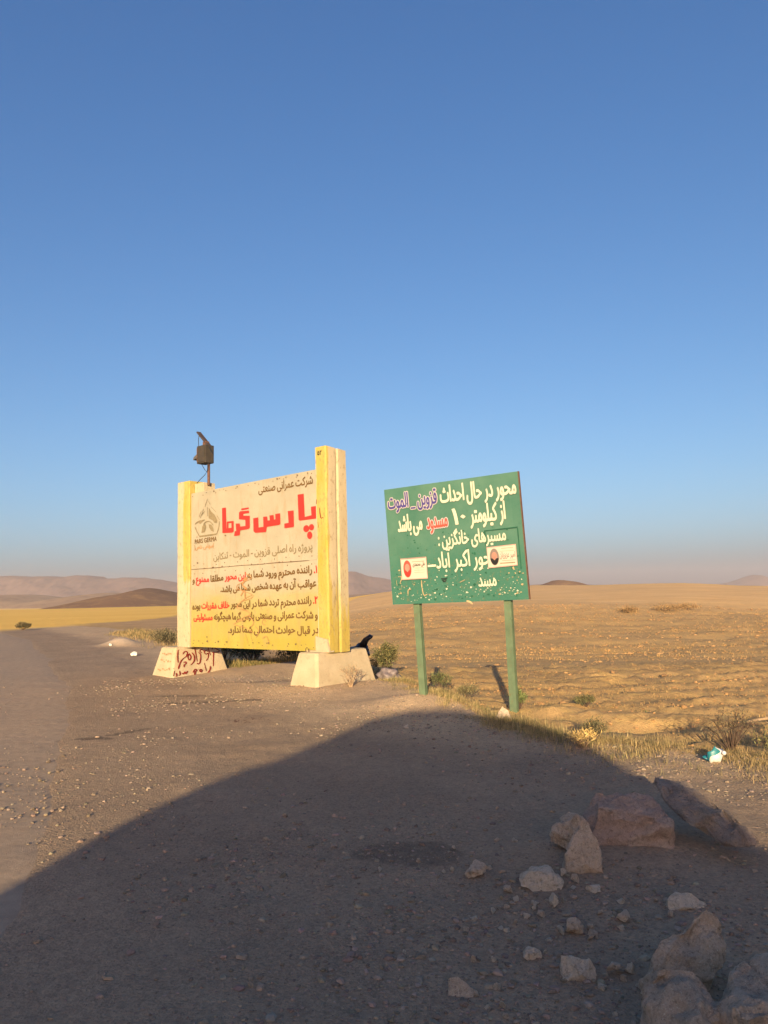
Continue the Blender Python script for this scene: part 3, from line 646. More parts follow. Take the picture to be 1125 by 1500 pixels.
LF = [[(.637, 2.803), (.693, 2.738), (.818, 2.651), (.915, 2.526), (.902, 2.478), (.82, 2.481), (.751, 2.541), (.625, 2.594), (.617, 2.687)], [(.257, 2.535), (.414, 2.58), (.513, 2.579), (.414, 2.546), (.329, 2.503)],
[(.401, 2.446), (.444, 2.476), (.514, 2.478), (.529, 2.41), (.488, 2.321), (.374, 2.313)], [(.626, 2.469), (.71, 2.453), (.766, 2.398), (.794, 2.305), (.711, 2.328), (.641, 2.401)], [(.304, 2.26), (.89, 2.264), (.877, 2.232), (.297, 2.227)]]
ribbons('emblem_outline', [up(v) for v in LOGO.values()]+[up([(.444, 2.48), (.514, 2.52), (.598, 2.533), (.696, 2.505), (.779, 2.44)])], .022, lambda a, b, i: (a, -.0245-.0002*i, b), M['grey'], bb)
polys_obj('emblem', [up(p) for p in LF], -.0235, M['grey'], bb)
L([('PARS GERMA', 'dark')], .89, .14, 2.115, 2.10, .13, .02, latin=True)
L([('(سهامی خاص)', 'faint')], .80, .12, 1.99, 1.99, .13, .01)
L([('پروژه راه اصلی قزوین - الموت - تنکابن', 'grey')], 3.68, .78, 1.76, 1.74, .19, .014, wob=.008)
L([('۱.', 'red'), ('راننده محترم ورود شما به', 'dark'), ('این محور', 'red'), ('مطلقا', 'dark'), ('ممنوع', 'red'), ('و', 'dark')], 3.79, .06, 1.36, 1.30, .18, .032, wob=.008)
L([('عواقب آن به عهده شخص شما می باشد.', 'dark')], 3.76, 1.02, 1.12, 1.09, .18, .032, wob=.008)
L([('۲.', 'red'), ('راننده محترم تردد شما در این محور', 'dark'), ('خلاف مقررات', 'red'), ('بوده', 'dark')], 3.79, .06, .82, .76, .18, .032, wob=.008)
L([('و شرکت عمرانی و صنعتی پارس گرما هیچگونه', 'dark'), ('مسئولیتی', 'red')], 3.78, .10, .575, .54, .18, .032, wob=.008)
L([('در قبال حوادث احتمالی شما ندارد.', 'dark')], 3.80, 1.26, .31, .30, .18, .032, wob=.008)
scr = [[(1.75+.28*math.sin(k*1.9)+random.uniform(-.05, .05), 1.42-.105*k+random.uniform(-.02, .05)) for k in range(j, j+4)] for j in range(0, 10, 2)]
scr += [circ(2.35, .50, .05, .05, 8), [(1.9, .62), (2.05, .5), (1.95, .4)], [(2.1, .42), (2.2, .33), (2.12, .22)], [(1.95, .30), (2.0, .15)], [(1.8, .28), (1.88, .1)], [(2.3, .2), (2.42, .24), (2.5, .1)], [(2.2, .9), (2.3, .72)]]
ribbons('faded_scrawl', [up(l) for l in scr], .014, lambda a, b, i: (a, -.0275-.0002*i, b), M['faint'], bb)
ribbons('faded_scrawl', [up([(1.74, 1.30), (1.88, 1.34), (1.72, 1.22), (1.86, 1.12)]), up([(1.66, 1.0), (1.78, 1.10), (1.80, .95)])], .035, lambda a, b, i: (a, -.0315, b), M['faint'], bb)
chips = []
for _ in range(46):
    u = random.uniform(.1, 3.7); v = random.choice([1.585, random.uniform(0.05, 3.1), .12, 3.13]); s = random.uniform(.008, .022)
    chips.append([(u+s*math.cos(a)*random.uniform(.6, 1.5), min(v+s*math.sin(a)*random.uniform(.5, 1.2), 3.16)) for a in np.linspace(0, 5.4, 7)])
props(polys_obj('paint_chip', [up(c) for c in chips], -.0300, M['board_back'], bb), kind='stuff')

# ------------------------------------------------------------ solar warning lamp on the left pillar
sl = empty('warning_lamp', (-4.002, 15.379, 0), (0, 0, BTH)); props(sl, 'old olive lamp box with solar panel on a rusty pole above the left pillar', 'lamp')
def P(name, fn, mat):
    bm = bmesh.new(); fn(bm); return obj_bm(name, bm, mat, sl)
P('pole', lambda bm: bm_tube(bm, [(.33, .16, 3.90), (.325, .16, 4.35)], .030, 10), M['rust'])
hs = P('housing', lambda bm: bm_box(bm, .10, .40, .02, .24, 4.36, 4.74, .012), M['lamp'])
o = P('door', lambda bm: bm_box(bm, .135, .375, .008, .019, 4.385, 4.715, .004), M['lamp']); o.parent = hs
o = P('hinge', lambda bm: bm_tube(bm, [(.128, .006, 4.40), (.128, .006, 4.70)], .008, 6), M['rust']); o.parent = hs
def hood(bm):
    prof = [(-.02, -.12), (-.13, -.12)]+[(-.13+.0*k, -.12) for k in range(0)]
    ring = []
    for k in range(13):
        a = math.pi*(k/12)
        ring.append((.0-.0, math.cos(a), math.sin(a)))
    inner = [bm.verts.new((.10, .13+.10*c, 4.49+.16*s)) for _, c, s in ring]; outer = [bm.verts.new((-.07, .13+.085*c, 4.47+.11*s)) for _, c, s in ring]
    for i in range(12): bm.faces.new((inner[i], inner[i+1], outer[i+1], outer[i]))
    bm.faces.new(outer)
P('lamp_hood', hood, M['hood'])
bm = bmesh.new(); bm_box(bm, -.26, .26, -.05, .05, -.016, .016, .004)
o = obj_bm('solar_panel', bm, M['solar'], sl); o.location = (.19, .13, 4.90); o.rotation_euler = (0, R(42), 0)
P('bracket', lambda bm: bm_box(bm, .22, .32, .08, .18, 4.742, 4.83, .005), M['rust'])
for pts in ([(.03, .13, 5.05), (.04, .10, 4.9), (.11, .06, 4.74)], [(.40, .10, 4.72), (.47, .10, 4.62), (.55, .10, 4.53)], [(.16, .10, 4.36), (.24, .12, 4.24), (.33, .12, 4.17)], [(.39, .10, 4.36), (.35, .11, 4.2), (.28, .1, 4.12), (.17, .05, 4.02), (.07, .05, 3.96)]):
    P('wire', lambda bm: bm_tube(bm, pts, .007, 5), M['wire'])

# ------------------------------------------------------------ green road sign
gs = empty('road_sign', (.1792, 10.8225, 0)); gs.rotation_euler = (.0658, -.02365, -.57913); Z0 = 1.4235
props(gs, 'weathered green road sign with cream Persian lettering on two leaning green posts', 'sign')
GW, GH = 2.091, 1.670
bm = bmesh.new(); nx, nz = 16, 12; rows = []
for j in range(nz+1):
    rows.append([bm.verts.new((GW*i/nx, .012*mnoise.noise(Vector((i*.3, j*.3, 0)))*(1 if 0 < i < nx else .4), Z0+GH*j/nz)) for i in range(nx+1)])
for j in range(nz):
    for i in range(nx): bm.faces.new((rows[j][i], rows[j][i+1], rows[j+1][i+1], rows[j+1][i]))
r = bmesh.ops.extrude_face_region(bm, geom=list(bm.faces))
for v in [g for g in r['geom'] if isinstance(g, bmesh.types.BMVert)]: v.co.y += .018
obj_bm('sign_panel', bm, M['green'], gs)
bm = bmesh.new()
for x0, x1 in ((GW+.001, GW+.012),): bm_box(bm, x0, x1, -.006, .03, Z0, Z0+GH)
obj_bm('edge_trim', bm, M['rust'], gs)
for z in (.25, 1.35):
    bm = bmesh.new(); bm_box(bm, .05, GW-.05, .022, .05, Z0+z-.02, Z0+z+.02); obj_bm('support_rail', bm, M['post_green'], gs)
def channel(bm, cx, z0, z1, dx0, dx1):
    w, dp, t = .050, .070, .008
    sec = [(-w, 0), (w, 0), (w, .01), (.02, .012), (.018, .052), (w, .04), (w, dp), (-w, dp)]
    rings = []
    for z, dx in ((z0, dx0), (z1, dx1)): rings.append([bm.verts.new((cx+x+dx, .052+y, z)) for x, y in sec])
    n = len(sec)
    for i in range(n): bm.faces.new((rings[0][i], rings[0][(i+1) % n], rings[1][(i+1) % n], rings[1][i]))
    bm.faces.new(rings[0][::-1]); bm.faces.new(rings[1])
for cx, dx in ((.384, -.045), (1.816, -.115)):
    bm = bmesh.new(); channel(bm, cx, -.35, Z0+GH-.12, dx, -.0); obj_bm('post', bm, M['post_green'], gs)
bm = bmesh.new()
for u, z in ((1.80, 1.18), (1.82, 1.70), (.40, 1.72), (1.82, 2.85), (.38, 2.85)):
    for v in bmesh.ops.create_icosphere(bm, subdivisions=2, radius=.014)['verts']: v.co = Vector((v.co.x+u, v.co.y*.6+(-.008 if z > Z0 else .05), v.co.z+z))
props(obj_bm('bolts', bm, M['post_green'], gs), kind='stuff')
YG = -.016
def LG(segs, uR, uL, vR, vL, hs, bold=.03, **k): lettering(gs, segs, uR, uL, Z0+vR, Z0+vL, hs, YG, None, bold, **k)
ol = {'blue': ('outline', .060), 'redl': ('outline', .058)}
LG([('محور', 'cream'), ('در', 'cream'), ('حال', 'cream'), ('احداث', 'cream')], 2.05, .925, 1.385, 1.385, .32, .021)
LG([('قزوین', 'blue'), ('_', 'blue'), ('الموت', 'blue')], .865, .06, 1.385, 1.385, .29, .016, outline=ol)
LG([('از', 'cream'), ('کیلومتر', 'cream')], 1.87, 1.36, 1.07, 1.06, .33, .021)
LG([('۱', 'cream')], 1.17, 1.09, 1.06, 1.06, .32, .018)
LG([('۰', 'cream')], 1.285, 1.215, 1.07, 1.07, .30, .016)
LG([('مسدود', 'redl')], 1.005, .68, 1.05, 1.04, .31, .016, outline=ol)
LG([('می', 'cream'), ('باشد', 'cream')], .60, .20, 1.04, 1.04, .33, .021)
LG([('مسیرهای', 'cream'), ('خانگزین', 'cream'), (':', 'cream')], 1.85, .84, .79, .79, .26, .018)
LG([('حور', 'cream'), ('اکبر', 'cream'), ('آباد', 'cream')], 1.60, .78, .49, .48, .31, .016)
LG([('ــ', 'cream')], .77, .64, .51, .51, .30, .012)
LG([('مسد', 'cream')], 1.66, 1.40, .20, .20, .25, .016)
# stickers
def rect(u0, v0, u1, v1, sk=0): return [(u0, Z0+v0), (u1, Z0+v0+sk), (u1, Z0+v1+sk), (u0, Z0+v1)]
def sticker(u0, v0, u1, v1, sk, faceside, label, face, cloth, lines):
    st = polys_obj('sticker', [rect(u0, v0, u1, v1, sk)], YG-.004, M['pinkp'], gs); st['label'] = label
    polys_obj('sticker_sheet', [rect(u0+.008, v0+.010, u1-.008, v1-.012, sk)], YG-.0055, M['paper'], st)
    cx = u0+(u1-u0)*.25; cz = Z0+(v0+v1)/2+sk*.3; w, h = (u1-u0)*.155, (v1-v0)*.40
    polys_obj('portrait_oval', [circ(cx, cz, w, h, 20)], YG-.007, M[faceside], st)
    polys_obj('portrait_head', [circ(cx, cz+h*.12, w*.62, h*.48, 16)], YG-.0085, M[face], st)
    lo = [(cx+w*.93*math.cos(a), cz+h*.93*math.sin(a)) for a in np.linspace(math.pi+.15, 2*math.pi-.15, 12)]
    polys_obj('portrait_clothes', [lo+[(cx+w*.35, cz-h*.18), (cx, cz-h*.42), (cx-w*.35, cz-h*.18)]], YG-.0095, M[cloth], st)
    for (a, b, v, t, mk) in lines:
        uu0 = u0+(u1-u0)*a; uu1 = u0+(u1-u0)*b; vz = Z0+v0+(v1-v0)*v+sk*(a+b)/2
        if t > 0: polys_obj('print_line', [[(uu0, vz), (uu1, vz+.0), (uu1, vz+t), (uu0, vz+t)]], YG-.007, M[mk], st)
    return st
s1 = sticker(.20, .347, .628, .653, .0, 'redl', 'white paper notice with a reddish oval portrait', 'skin', 'red', [(.45, .93, .80, .006, 'grey'), (.55, .9, .50, .005, 'tan'), (.50, .92, .40, .004, 'tan'), (.5, .9, .3, .004, 'tan'), (.04, .96, .955, .008, 'hair')])
lettering(s1, [('علی محمدی', 'black')], .60, .40, Z0+.535, Z0+.535, .075, YG-.0085, None, .02, 'print')
s2 = sticker(1.562, .435, 1.985, .715, .013, 'hair', 'pinkish paper notice with an oval portrait in dark clothing', 'skin', 'black', [(.5, .9, .85, .005, 'grey'), (.45, .93, .72, .004, 'tan'), (.5, .95, .27, .005, 'grey'), (.42, .93, .14, .014, 'grey')])
lettering(s2, [('امیر عزیزیان', 'hair')], 1.965, 1.745, Z0+.565, Z0+.565, .10, YG-.0085, None, .012, 'print')
for i, v in enumerate((0, .02, .04)): polys_obj('stencil_print', [rect(.835+.012*(2-i), .285+v+.002, .93-.010*(2-i), .285+v+.013)], YG-.003, M['black'], gs)
# patched repair frame and flaked paint
pt = [rect(1.545, .735, 1.565, .93, 0), rect(1.545, .93, 2.03, .942, .01), rect(2.02, .40, 2.035, .93, .0)]
for i, p in enumerate(pt): polys_obj('repair_seam', [p], YG+.001-.0008*i, M['dkgreen'], gs)
def flakes(n, f, mat, y, nm='paint_flake'):
    ps = []
    for _ in range(n):
        u, v, s = f(); a0 = random.uniform(0, 6); el = random.uniform(.35, 1); k = random.randint(5, 8)
        ps.append([(min(max(u+s*math.cos(a+a0)*random.uniform(.5, 1.3), .01), GW-.01), Z0+min(max(v+s*el*math.sin(a+a0)*random.uniform(.5, 1.3), .01), 1.65)) for a in np.linspace(0, 2*math.pi, k, endpoint=False)])
    # one sheet, each flake on its own tiny offset
    bm = bmesh.new()
    for i, p in enumerate(ps): bm.faces.new([bm.verts.new((u, y-.00002*i, v)) for u, v in p])
    return props(obj_bm(nm, bm, mat, gs), kind='stuff')
flakes(150, lambda: (random.uniform(.05, 2.03), abs(random.gauss(.10, .16))+.03, abs(random.gauss(.004, .005))+.003), M['cream'], YG+.002)
flakes(70, lambda: (random.choice([random.gauss(.25, .12), random.gauss(.5, .1), random.gauss(1.9, .15)]), random.uniform(.08, .62), random.uniform(.005, .018)), M['tan'], YG+.0038)
flakes(120, lambda: (random.uniform(.1, 2.0), random.uniform(.05, .98), random.uniform(.004, .022)), M['dkgreen'], YG+.0065)
ribbons('torn_glue', [[(.10, Z0+.35), (.11, Z0+.27)], [(.52, Z0+.33), (.52, Z0+.22), (.54, Z0+.12), (.60, Z0+.13)], [(.28, Z0+.12), (.29, Z0+.20), (.34, Z0+.21)], [(1.20, Z0+.30), (1.12, Z0+.27)], [(.17, Z0+.40), (.20, Z0+.38), (.16, Z0+.30)]], .014, lambda a, b, i: (a, YG-.002-.0003*i, b), M['tan'], gs)
ribbons('torn_glue', [[(1.20, Z0+.015), (1.25, Z0+.0), (1.29, Z0-.03)]], .03, lambda a, b, i: (a, YG-.006, b), M['tan'], gs)

# ------------------------------------------------------------ rocks
def rock(name, label, pts, mat, loc, rotz=0, rough=.03, cuts=4, group=None, cat='rock', sm=.1, seed=0):
    bm = bmesh.new()
    for p in pts: bm.verts.new(p)
    r = bmesh.ops.convex_hull(bm, input=bm.verts)
    bmesh.ops.delete(bm, geom=[v for v in bm.verts if not v.link_faces], context='VERTS')
    for k in range(cuts):
        bmesh.ops.subdivide_edges(bm, edges=[e for e in bm.edges if e.calc_length() > .012], cuts=1, use_grid_fill=True)
        bmesh.ops.triangulate(bm, faces=[f for f in bm.faces if len(f.verts) > 3])
        if k < 1: bmesh.ops.smooth_vert(bm, verts=bm.verts, factor=sm, use_axis_x=True, use_axis_y=True, use_axis_z=True)
    off = Vector((seed*3.1, seed*1.7, 0))
    bm.normal_update()
    size = max(v.co.length for v in bm.verts)
    for v in bm.verts:
        q = v.co/size; n = mnoise.fractal((q*2.6+off), .8, 2.1, 5); n2 = abs(mnoise.noise(q*3.3+off*2))
        n3 = mnoise.cell(q*2.2+off); v.co += v.normal*size*(rough*n*1.6-rough*2.2*n2+rough*.5*n3)
    o = obj_bm(name, bm, mat, None, False)
    for p in o.data.polygons: p.use_smooth = True
    o.data.set_sharp_from_angle(angle=R(32)) if hasattr(o.data, 'set_sharp_from_angle') else None
    o.location = loc; o.rotation_euler.z = rotz
    props(o, label, cat, group); return o
def blob_pts(w, d, h, n=16, seed=0, flat=.25):
    rr = random.Random(seed); out = []
    for i in range(n):
        a = rr.uniform(0, 6.28); e = rr.uniform(-.5, 1.); c = math.cos(e*1.4)
        out.append((w/2*c*math.cos(a), d/2*c*math.sin(a), h*(.4+.6*math.sin(e*1.4)) if e > 0 else h*.4+h*.8*e))
    return out
def place(x, y, sink=.01): return (x, y, H1(x, y)-sink)
rock('rock', 'rounded pale grey rock between the pointed rock and the small stones', [(-.13, -.05, .03), (-.12, .03, .06), (-.05, -.08, .0), (.08, -.08, .0), (.13, -.02, .03), (.11, .06, .05), (-.04, .08, .09), (.05, .05, .105), (-.07, -.02, .10), (.04, -.04, .10), (-.02, .1, .0)], M['rock_grey'], place(.81, 4.19), 0, .035, seed=1)
rock('rock', 'pale pointed rock leaning against the reddish boulder', [(-.12, -.06, 0), (.11, -.06, 0), (-.11, .05, 0), (.12, .06, 0), (-.10, -.03, .10), (.02, .02, .285), (.045, .03, .27), (.10, -.02, .13), (.115, .0, .06), (.0, -.08, .06), (-.03, .05, .20), (.06, .06, .22)], M['rock_tan'], place(1.08, 4.38), 0, .03, seed=2, sm=.06)
rock('boulder', 'reddish half buried boulder behind the pointed rock', [(-.28, -.05, -.05), (.27, -.15, -.05), (-.28, .3, -.05), (.34, .28, -.05), (-.16, .0, .22), (.10, -.06, .20), (.24, -.12, .13), (.28, .0, .20), (.02, .12, .27), (-.12, .22, .28), (.24, .24, .24), (-.24, .15, .12)], M['rock_red'], place(1.45, 4.75, .02), 0, .045, 4, seed=3, sm=.1)
rock('boulder', 'buff crumbly rock wedged between the pointed rock and the reddish boulder', blob_pts(.30, .28, .22, 18, 5), M['rock_tan'], place(1.10, 4.72, .03), .4, .06, 4, seed=4)
rock('rock_slab', 'long dark rock slab with its lower end lit by the sun', [(-.02, .86, .22), (.08, .96, .20), (-.04, .74, .16), (.12, .74, .23), (-.02, .30, .10), (.20, .42, .19), (.10, .02, .02), (.20, -.05, .05), (.30, .02, .07), (.16, .0, .14), (.26, .1, .165), (.05, .35, .15), (.22, .8, .20), (.30, .22, .06)], M['rock_dark'], (1.80, 4.40, H1(1.9, 4.6)+.055), 0, .03, 4, seed=5, sm=.1)
rock('boulder', 'tall tan rock leaning over the two corner boulders', [(-.20, -.06, -.02), (-.19, .06, .0), (.10, -.03, .0), (.13, .1, .0), (-.17, -.08, .07), (-.12, .02, .14), (.0, -.05, .14), (.04, .06, .235), (.14, .08, .28), (.19, .03, .25), (.20, .09, .18), (.17, -.02, .13), (.08, -.07, .06)], M['rock_tan'], place(1.17, 3.16), 0, .045, 4, seed=6, sm=.06)
rock('boulder', 'lower left boulder of the pair in the bottom right corner', [(a, b, c*1.45) for a, b, c in [(-.17, -.2, -.05), (.15, -.2, -.05), (.15, .15, -.05), (-.15, .12, -.05), (-.15, -.06, .10), (-.06, .10, .19), (.08, .08, .18), (.14, -.05, .14), (.0, -.15, .15), (-.12, .08, .13)]], M['rock_tan'], place(.99, 2.70, .0), 0, .05, 4, seed=7)
rock('boulder', 'largest boulder in the bottom right corner', [(a, b, c*1.5) for a, b, c in [(-.24, -.2, -.05), (.3, -.25, -.05), (.3, .2, -.05), (-.2, .15, -.05), (-.16, .0, .13), (-.02, .06, .18), (.05, .17, .19), (.2, .15, .20), (.28, -.05, .2), (.05, -.15, .2), (-.1, -.15, .16)]], M['rock_tan'], place(1.22, 2.66, .0), 0, .05, 4, seed=8)
rock('rock', 'flat pale rock behind the tall tan rock', [(-.10, -.03, 0), (.10, -.03, 0), (.10, .05, 0), (-.1, .06, 0), (-.09, .0, .05), (-.04, .03, .075), (.04, .02, .07), (.11, .0, .02), (-.02, -.05, .03)], M['rock_grey'], place(1.47, 3.90), 0, .03, seed=9)
rock('rock', 'squat angular rock with a small stone at its right', [(-.075, -.04, 0), (.07, -.04, 0), (.075, .05, 0), (-.07, .05, 0), (-.07, .02, .09), (-.03, .0, .085), (.05, .0, .08), (.075, -.01, .045), (.0, -.055, .04)], M['rock_grey'], place(.77, 3.28), 0, .035, seed=10)
rock('rock', 'wedge shaped rock alone near the bottom edge', [(-.06, -.03, 0), (.05, -.035, .01), (.055, .03, 0), (-.05, .04, 0), (-.05, .02, .06), (-.01, .02, .07), (.055, -.01, .03)], M['rock_tan'], place(.27, 3.17), 0, .03, seed=11)
rock('rock', 'humped grey brown rock left of the pale rounded rock', blob_pts(.15, .12, .10, 14, 21), M['rock_tan'], place(.475, 4.37), .3, .04, seed=12)
rock('rock', 'oval rough rock in the middle of the small stones', blob_pts(.125, .09, .055, 16, 22), M['rock_grey'], place(.60, 3.46), .1, .05, seed=13)
rock('rock', 'knobbly upright stone touching a smaller flat one', blob_pts(.10, .09, .085, 14, 23), M['rock_tan'], place(.855, 3.67), .0, .05, seed=14)
rock('rock', 'broken pale stone at the foot of the right green post', [(-.1, -.05, 0), (.09, -.05, 0), (.08, .06, 0), (-.1, .06, 0), (-.06, .0, .12), (.0, .02, .17), (.06, .0, .12), (-.1, -.02, .05)], M['rock_tan'], place(1.42, 9.34), .2, .04, seed=15)
rock('rock', 'white stone alone on the road left of the billboard', blob_pts(.27, .2, .13, 14, 25), M['white_wall'], place(-6.9, 20.5), .2, .04, seed=16)
rock('rock', 'small white stone in front of the pale sand heap', blob_pts(.16, .12, .09, 12, 26), M['white_wall'], place(-9.1, 24.6), .2, .04, seed=17)
small = [(.785, 3.66, .066, .036), (1.12, 3.77, .09, .05), (1.08, 3.70, .048, .026), (.93, 3.28, .085, .05), (.99, 3.29, .05, .045), (.945, 3.23, .045, .028), (.82, 3.95, .066, .063), (.62, 4.13, .072, .04), (1.07, 4.12, .105, .04), (.99, 4.2, .055, .05), (.21, 8.93, .085, .045),
    (.35, 3.42, .034, .032), (.72, 3.92, .045, .033), (.93, 3.64, .06, .028), (.54, 3.71, .046, .024), (.39, 4.80, .045, .03), (.44, 3.43, .035, .026), (1.36, 3.80, .05, .03), (.95, 4.3, .05, .04), (.74, 3.28, .03, .02), (.33, 3.16, .035, .025),
    (.42, 3.0, .03, .02), (.36, 3.06, .03, .02), (.52, 2.98, .04, .022), (.5, 3.9, .045, .03), (.58, 3.95, .04, .022), (.66, 3.83, .05, .03), (.73, 3.84, .05, .035), (.64, 4.02, .04, .03), (.16, 4.6, .04, .025), (.30, 4.45, .035, .02), (.68, 4.95, .05, .02), (.05, 3.5, .03, .02)]
SL = {0: 'small stone touching the left side of the knobbly upright stone', 1: 'fist sized stone between the knobbly upright stone and the tall tan rock', 2: 'small oval stone just in front of the fist sized stone', 3: 'fist sized stone close to the right side of the squat angular rock',
    4: 'darker stone half hidden behind the one beside the squat angular rock', 5: 'small low stone in front of the pair beside the squat angular rock', 6: 'upright egg shaped stone just in front of the pale rounded rock', 7: 'small stone left of and below the pale rounded rock', 8: 'low flat stone in front of the pale pointed rock', 9: 'small stone tucked between the pale rounded rock and the pale pointed rock'}
rs = random.Random(4); protos = []
for _ in range(44):
    qx, qy = rs.gauss(.78, .42), rs.gauss(3.75, .55)
    if qy > 2.7: small.append((qx, qy, rs.uniform(.022, .055), rs.uniform(.014, .032)))
for i in range(6):
    o = rock('stone', 'small grey brown stone lying on the shaded gravel', blob_pts(.1, .085, .07, 12, 40+i), M['rock_tan'] if i % 2 else M['rock_grey'], (0, 0, 0), 0, .04, 2, 'small stones scattered on the shaded gravel', 'stone', seed=20+i); protos.append(o)
for i, (x, y, w, h) in enumerate(small):
    pr = protos[i % 6]; o = pr if i < 6 else pr.copy()
    if i >= 6: C.objects.link(o)
    o.location = (x, y, H1(x, y)-.006); o.scale = (w/.1, w/.1, h/.06); o.rotation_euler.z = rs.uniform(0, 6)
    if i > 10: o['label'] = 'small grey brown stone lying on the shaded gravel'; o['group'] = 'small stones scattered on the shaded gravel'
    if i in SL: o['label'] = SL[i]; o.pop('group', None)
    if i == 10: o['label'] = 'small white stone at the edge of the shadow before the left green post'; o.pop('group', None)

# ------------------------------------------------------------ pebbles (stuff)
def ico():
    t = (1+5**.5)/2; v = np.array([(-1,t,0),(1,t,0),(-1,-t,0),(1,-t,0),(0,-1,t),(0,1,t),(0,-1,-t),(0,1,-t),(t,0,-1),(t,0,1),(-t,0,-1),(-t,0,1)], float); v /= np.linalg.norm(v[0])
    f = np.array([(0,11,5),(0,5,1),(0,1,7),(0,7,10),(0,10,11),(1,5,9),(5,11,4),(11,10,2),(10,7,6),(7,1,8),(3,9,4),(3,4,2),(3,2,6),(3,6,8),(3,8,9),(4,9,5),(2,4,11),(6,2,10),(8,6,7),(9,8,1)])
    return v, f
def scatter_stones(name, X, Y, S, cols, mat, flat=.6):
    v, f = ico(); n = len(X); a = rng.uniform(0, 2*math.pi, n); Z = height(X, Y)
    V = v[None]*(1+rng.uniform(-.32, .32, (n, 12, 1))); sx = rng.uniform(.7, 1.35, n)
    vx = V[..., 0]*sx[:, None]*S[:, None]; vy = V[..., 1]*S[:, None]; vz = V[..., 2]*S[:, None]*flat*rng.uniform(.6, 1.2, (n, 1))
    c, s = np.cos(a)[:, None], np.sin(a)[:, None]
    P_ = np.stack([vx*c-vy*s+X[:, None], vx*s+vy*c+Y[:, None], vz+Z[:, None]+(S*.15)[:, None]], -1).reshape(-1, 3)
    Fc = (f[None]+(np.arange(n)*12)[:, None, None]).reshape(-1, 3)
    return props(mesh_np(name, P_, Fc, mat, cols=np.repeat(cols, 12, 0)), kind='stuff')
def samp(n, y0, y1, pw=1.6):
    y = y0+(y1-y0)*rng.random(n)**pw; x = rng.uniform(-.6, .6, n)*(y+1.0); return x, y
x, y = samp(105000, 2.3, 15, 1.6)
dens = .35+1.6*np.clip(fbm(x, y, 1.6, 3, 44.), -.3, .5)+.5*np.exp(-((x-.9)/.9)**2-((y-3.8)/1.2)**2)
dens = np.where(road_d(x, y) < 0, dens*.30, dens)
k = (rng.random(len(x)) < dens) & (field_f(x, y) < .4); x, y = x[k], y[k]
S = np.clip(rng.lognormal(math.log(.0028), .72, len(x))*(1+y/12), .0018, .022)
base = np.array([.31, .235, .17])*rng.uniform(.5, 1.05, (len(x), 1)); base *= 1+rng.uniform(-.08, .08, (len(x), 3))
scatter_stones('pebbles', x, y, S, base, M['pebble'])
# clods in the tilled soil
x, y = samp(22000, 6, 26, .9); k = (field_f(x, y) > .5) & (x > -.5); x, y = x[k], y[k]
k = rng.random(len(x)) < .3+1.3*fbm(x*.6, y*1.4, .9, 3, 3.); x, y = x[k], y[k]
S = np.clip(rng.lognormal(math.log(.012), .5, len(x)), .006, .06)
scatter_stones('soil_clods', x, y, S, np.array([.33, .195, .09])*rng.uniform(.7, 1.2, (len(x), 1)), M['pebble'], .7)
x = rng.uniform(-10, 62, 22000); y = rng.uniform(44, 112, 22000); k = (x/y > -.07) & (x/y < .56) & (rng.random(22000) < .45+1.6*fbm(x*.3, y*1.3, 3.5, 3, 7.)); x, y = x[k], y[k]
scatter_stones('far_soil_clods', x, y, np.clip(rng.lognormal(math.log(.055), .45, len(x)), .03, .22), np.array([.33, .20, .092])*rng.uniform(.7, 1.2, (len(x), 1)), M['pebble'], .6)

# ------------------------------------------------------------ grass and stubble (stuff)
def blades(name, X, Y, L_, W_, cols, mat, lean=.5, z=None, kind='stuff', parent=None, bend=.35, flat=False):
    n = len(X); a = rng.uniform(0, 2*math.pi, n); le = rng.normal(0, lean, n) if not flat else rng.normal(1.45, .06, n); Z = height(X, Y) if z is None else z
    dx, dy = np.cos(a), np.sin(a); px, py = -dy, dx
    P0 = np.stack([X, Y, Z-.005], -1); D = np.stack([dx*np.sin(le), dy*np.sin(le), np.cos(le)], -1); Wd = np.stack([px, py, px*0], -1)*W_[:, None]
    mid = P0+D*(L_*.55)[:, None]; D2 = D+np.stack([dx, dy, -.6*np.ones(n)], -1)*bend*rng.uniform(0, 1.2, (n, 1)); tip = mid+D2*(L_*.45)[:, None]
    V = np.stack([P0-Wd, P0+Wd, mid+Wd*.7, mid-Wd*.7, tip+Wd*.1, tip-Wd*.1], 1).reshape(-1, 3)
    o_ = (np.arange(n)*6)[:, None]; Fq = np.concatenate([o_+np.array([[0, 1, 2, 3]]), o_+np.array([[3, 2, 4, 5]])], 0)
    ob = mesh_np(name, V, Fq, mat, parent, cols=np.repeat(cols, 6, 0))
    if kind: props(ob, kind=kind)
    return ob
def tufts(nt, xy, rad, per, Lr, wr, c1, c2, name, mat, lean=.55):
    cx, cy = xy; idx = np.repeat(np.arange(len(cx)), per); n = len(idx)
    X = cx[idx]+rng.normal(0, 1, n)*rad; Y = cy[idx]+rng.normal(0, 1, n)*rad
    hs = np.repeat(rng.uniform(.5, 1.25, len(cx)), per); t = np.repeat(rng.random(len(cx)), per)[:, None]; t = np.clip(t+rng.normal(0, .18, (n, 1)), 0, 1)
    cols = (np.array(c1)*(1-t)+np.array(c2)*t)*rng.uniform(.7, 1.2, (n, 1))
    return blades(name, X, Y, rng.uniform(*Lr, n)*hs, rng.uniform(*wr, n), cols, mat, lean)
n = 14000; x = rng.uniform(-1.2, 6.8, n); e = rng.normal(.35, .75, n); y = np.interp(x, EX, EY)+e
dn = .2+.35*np.exp(-((x-.9)/1.1)**2)+2.4*fbm(x, y, .55, 3, 61.)+.2*(np.abs(e-.3) < .45); k = (rng.random(n) < dn) & (e > -.85); x, y = x[k], y[k]
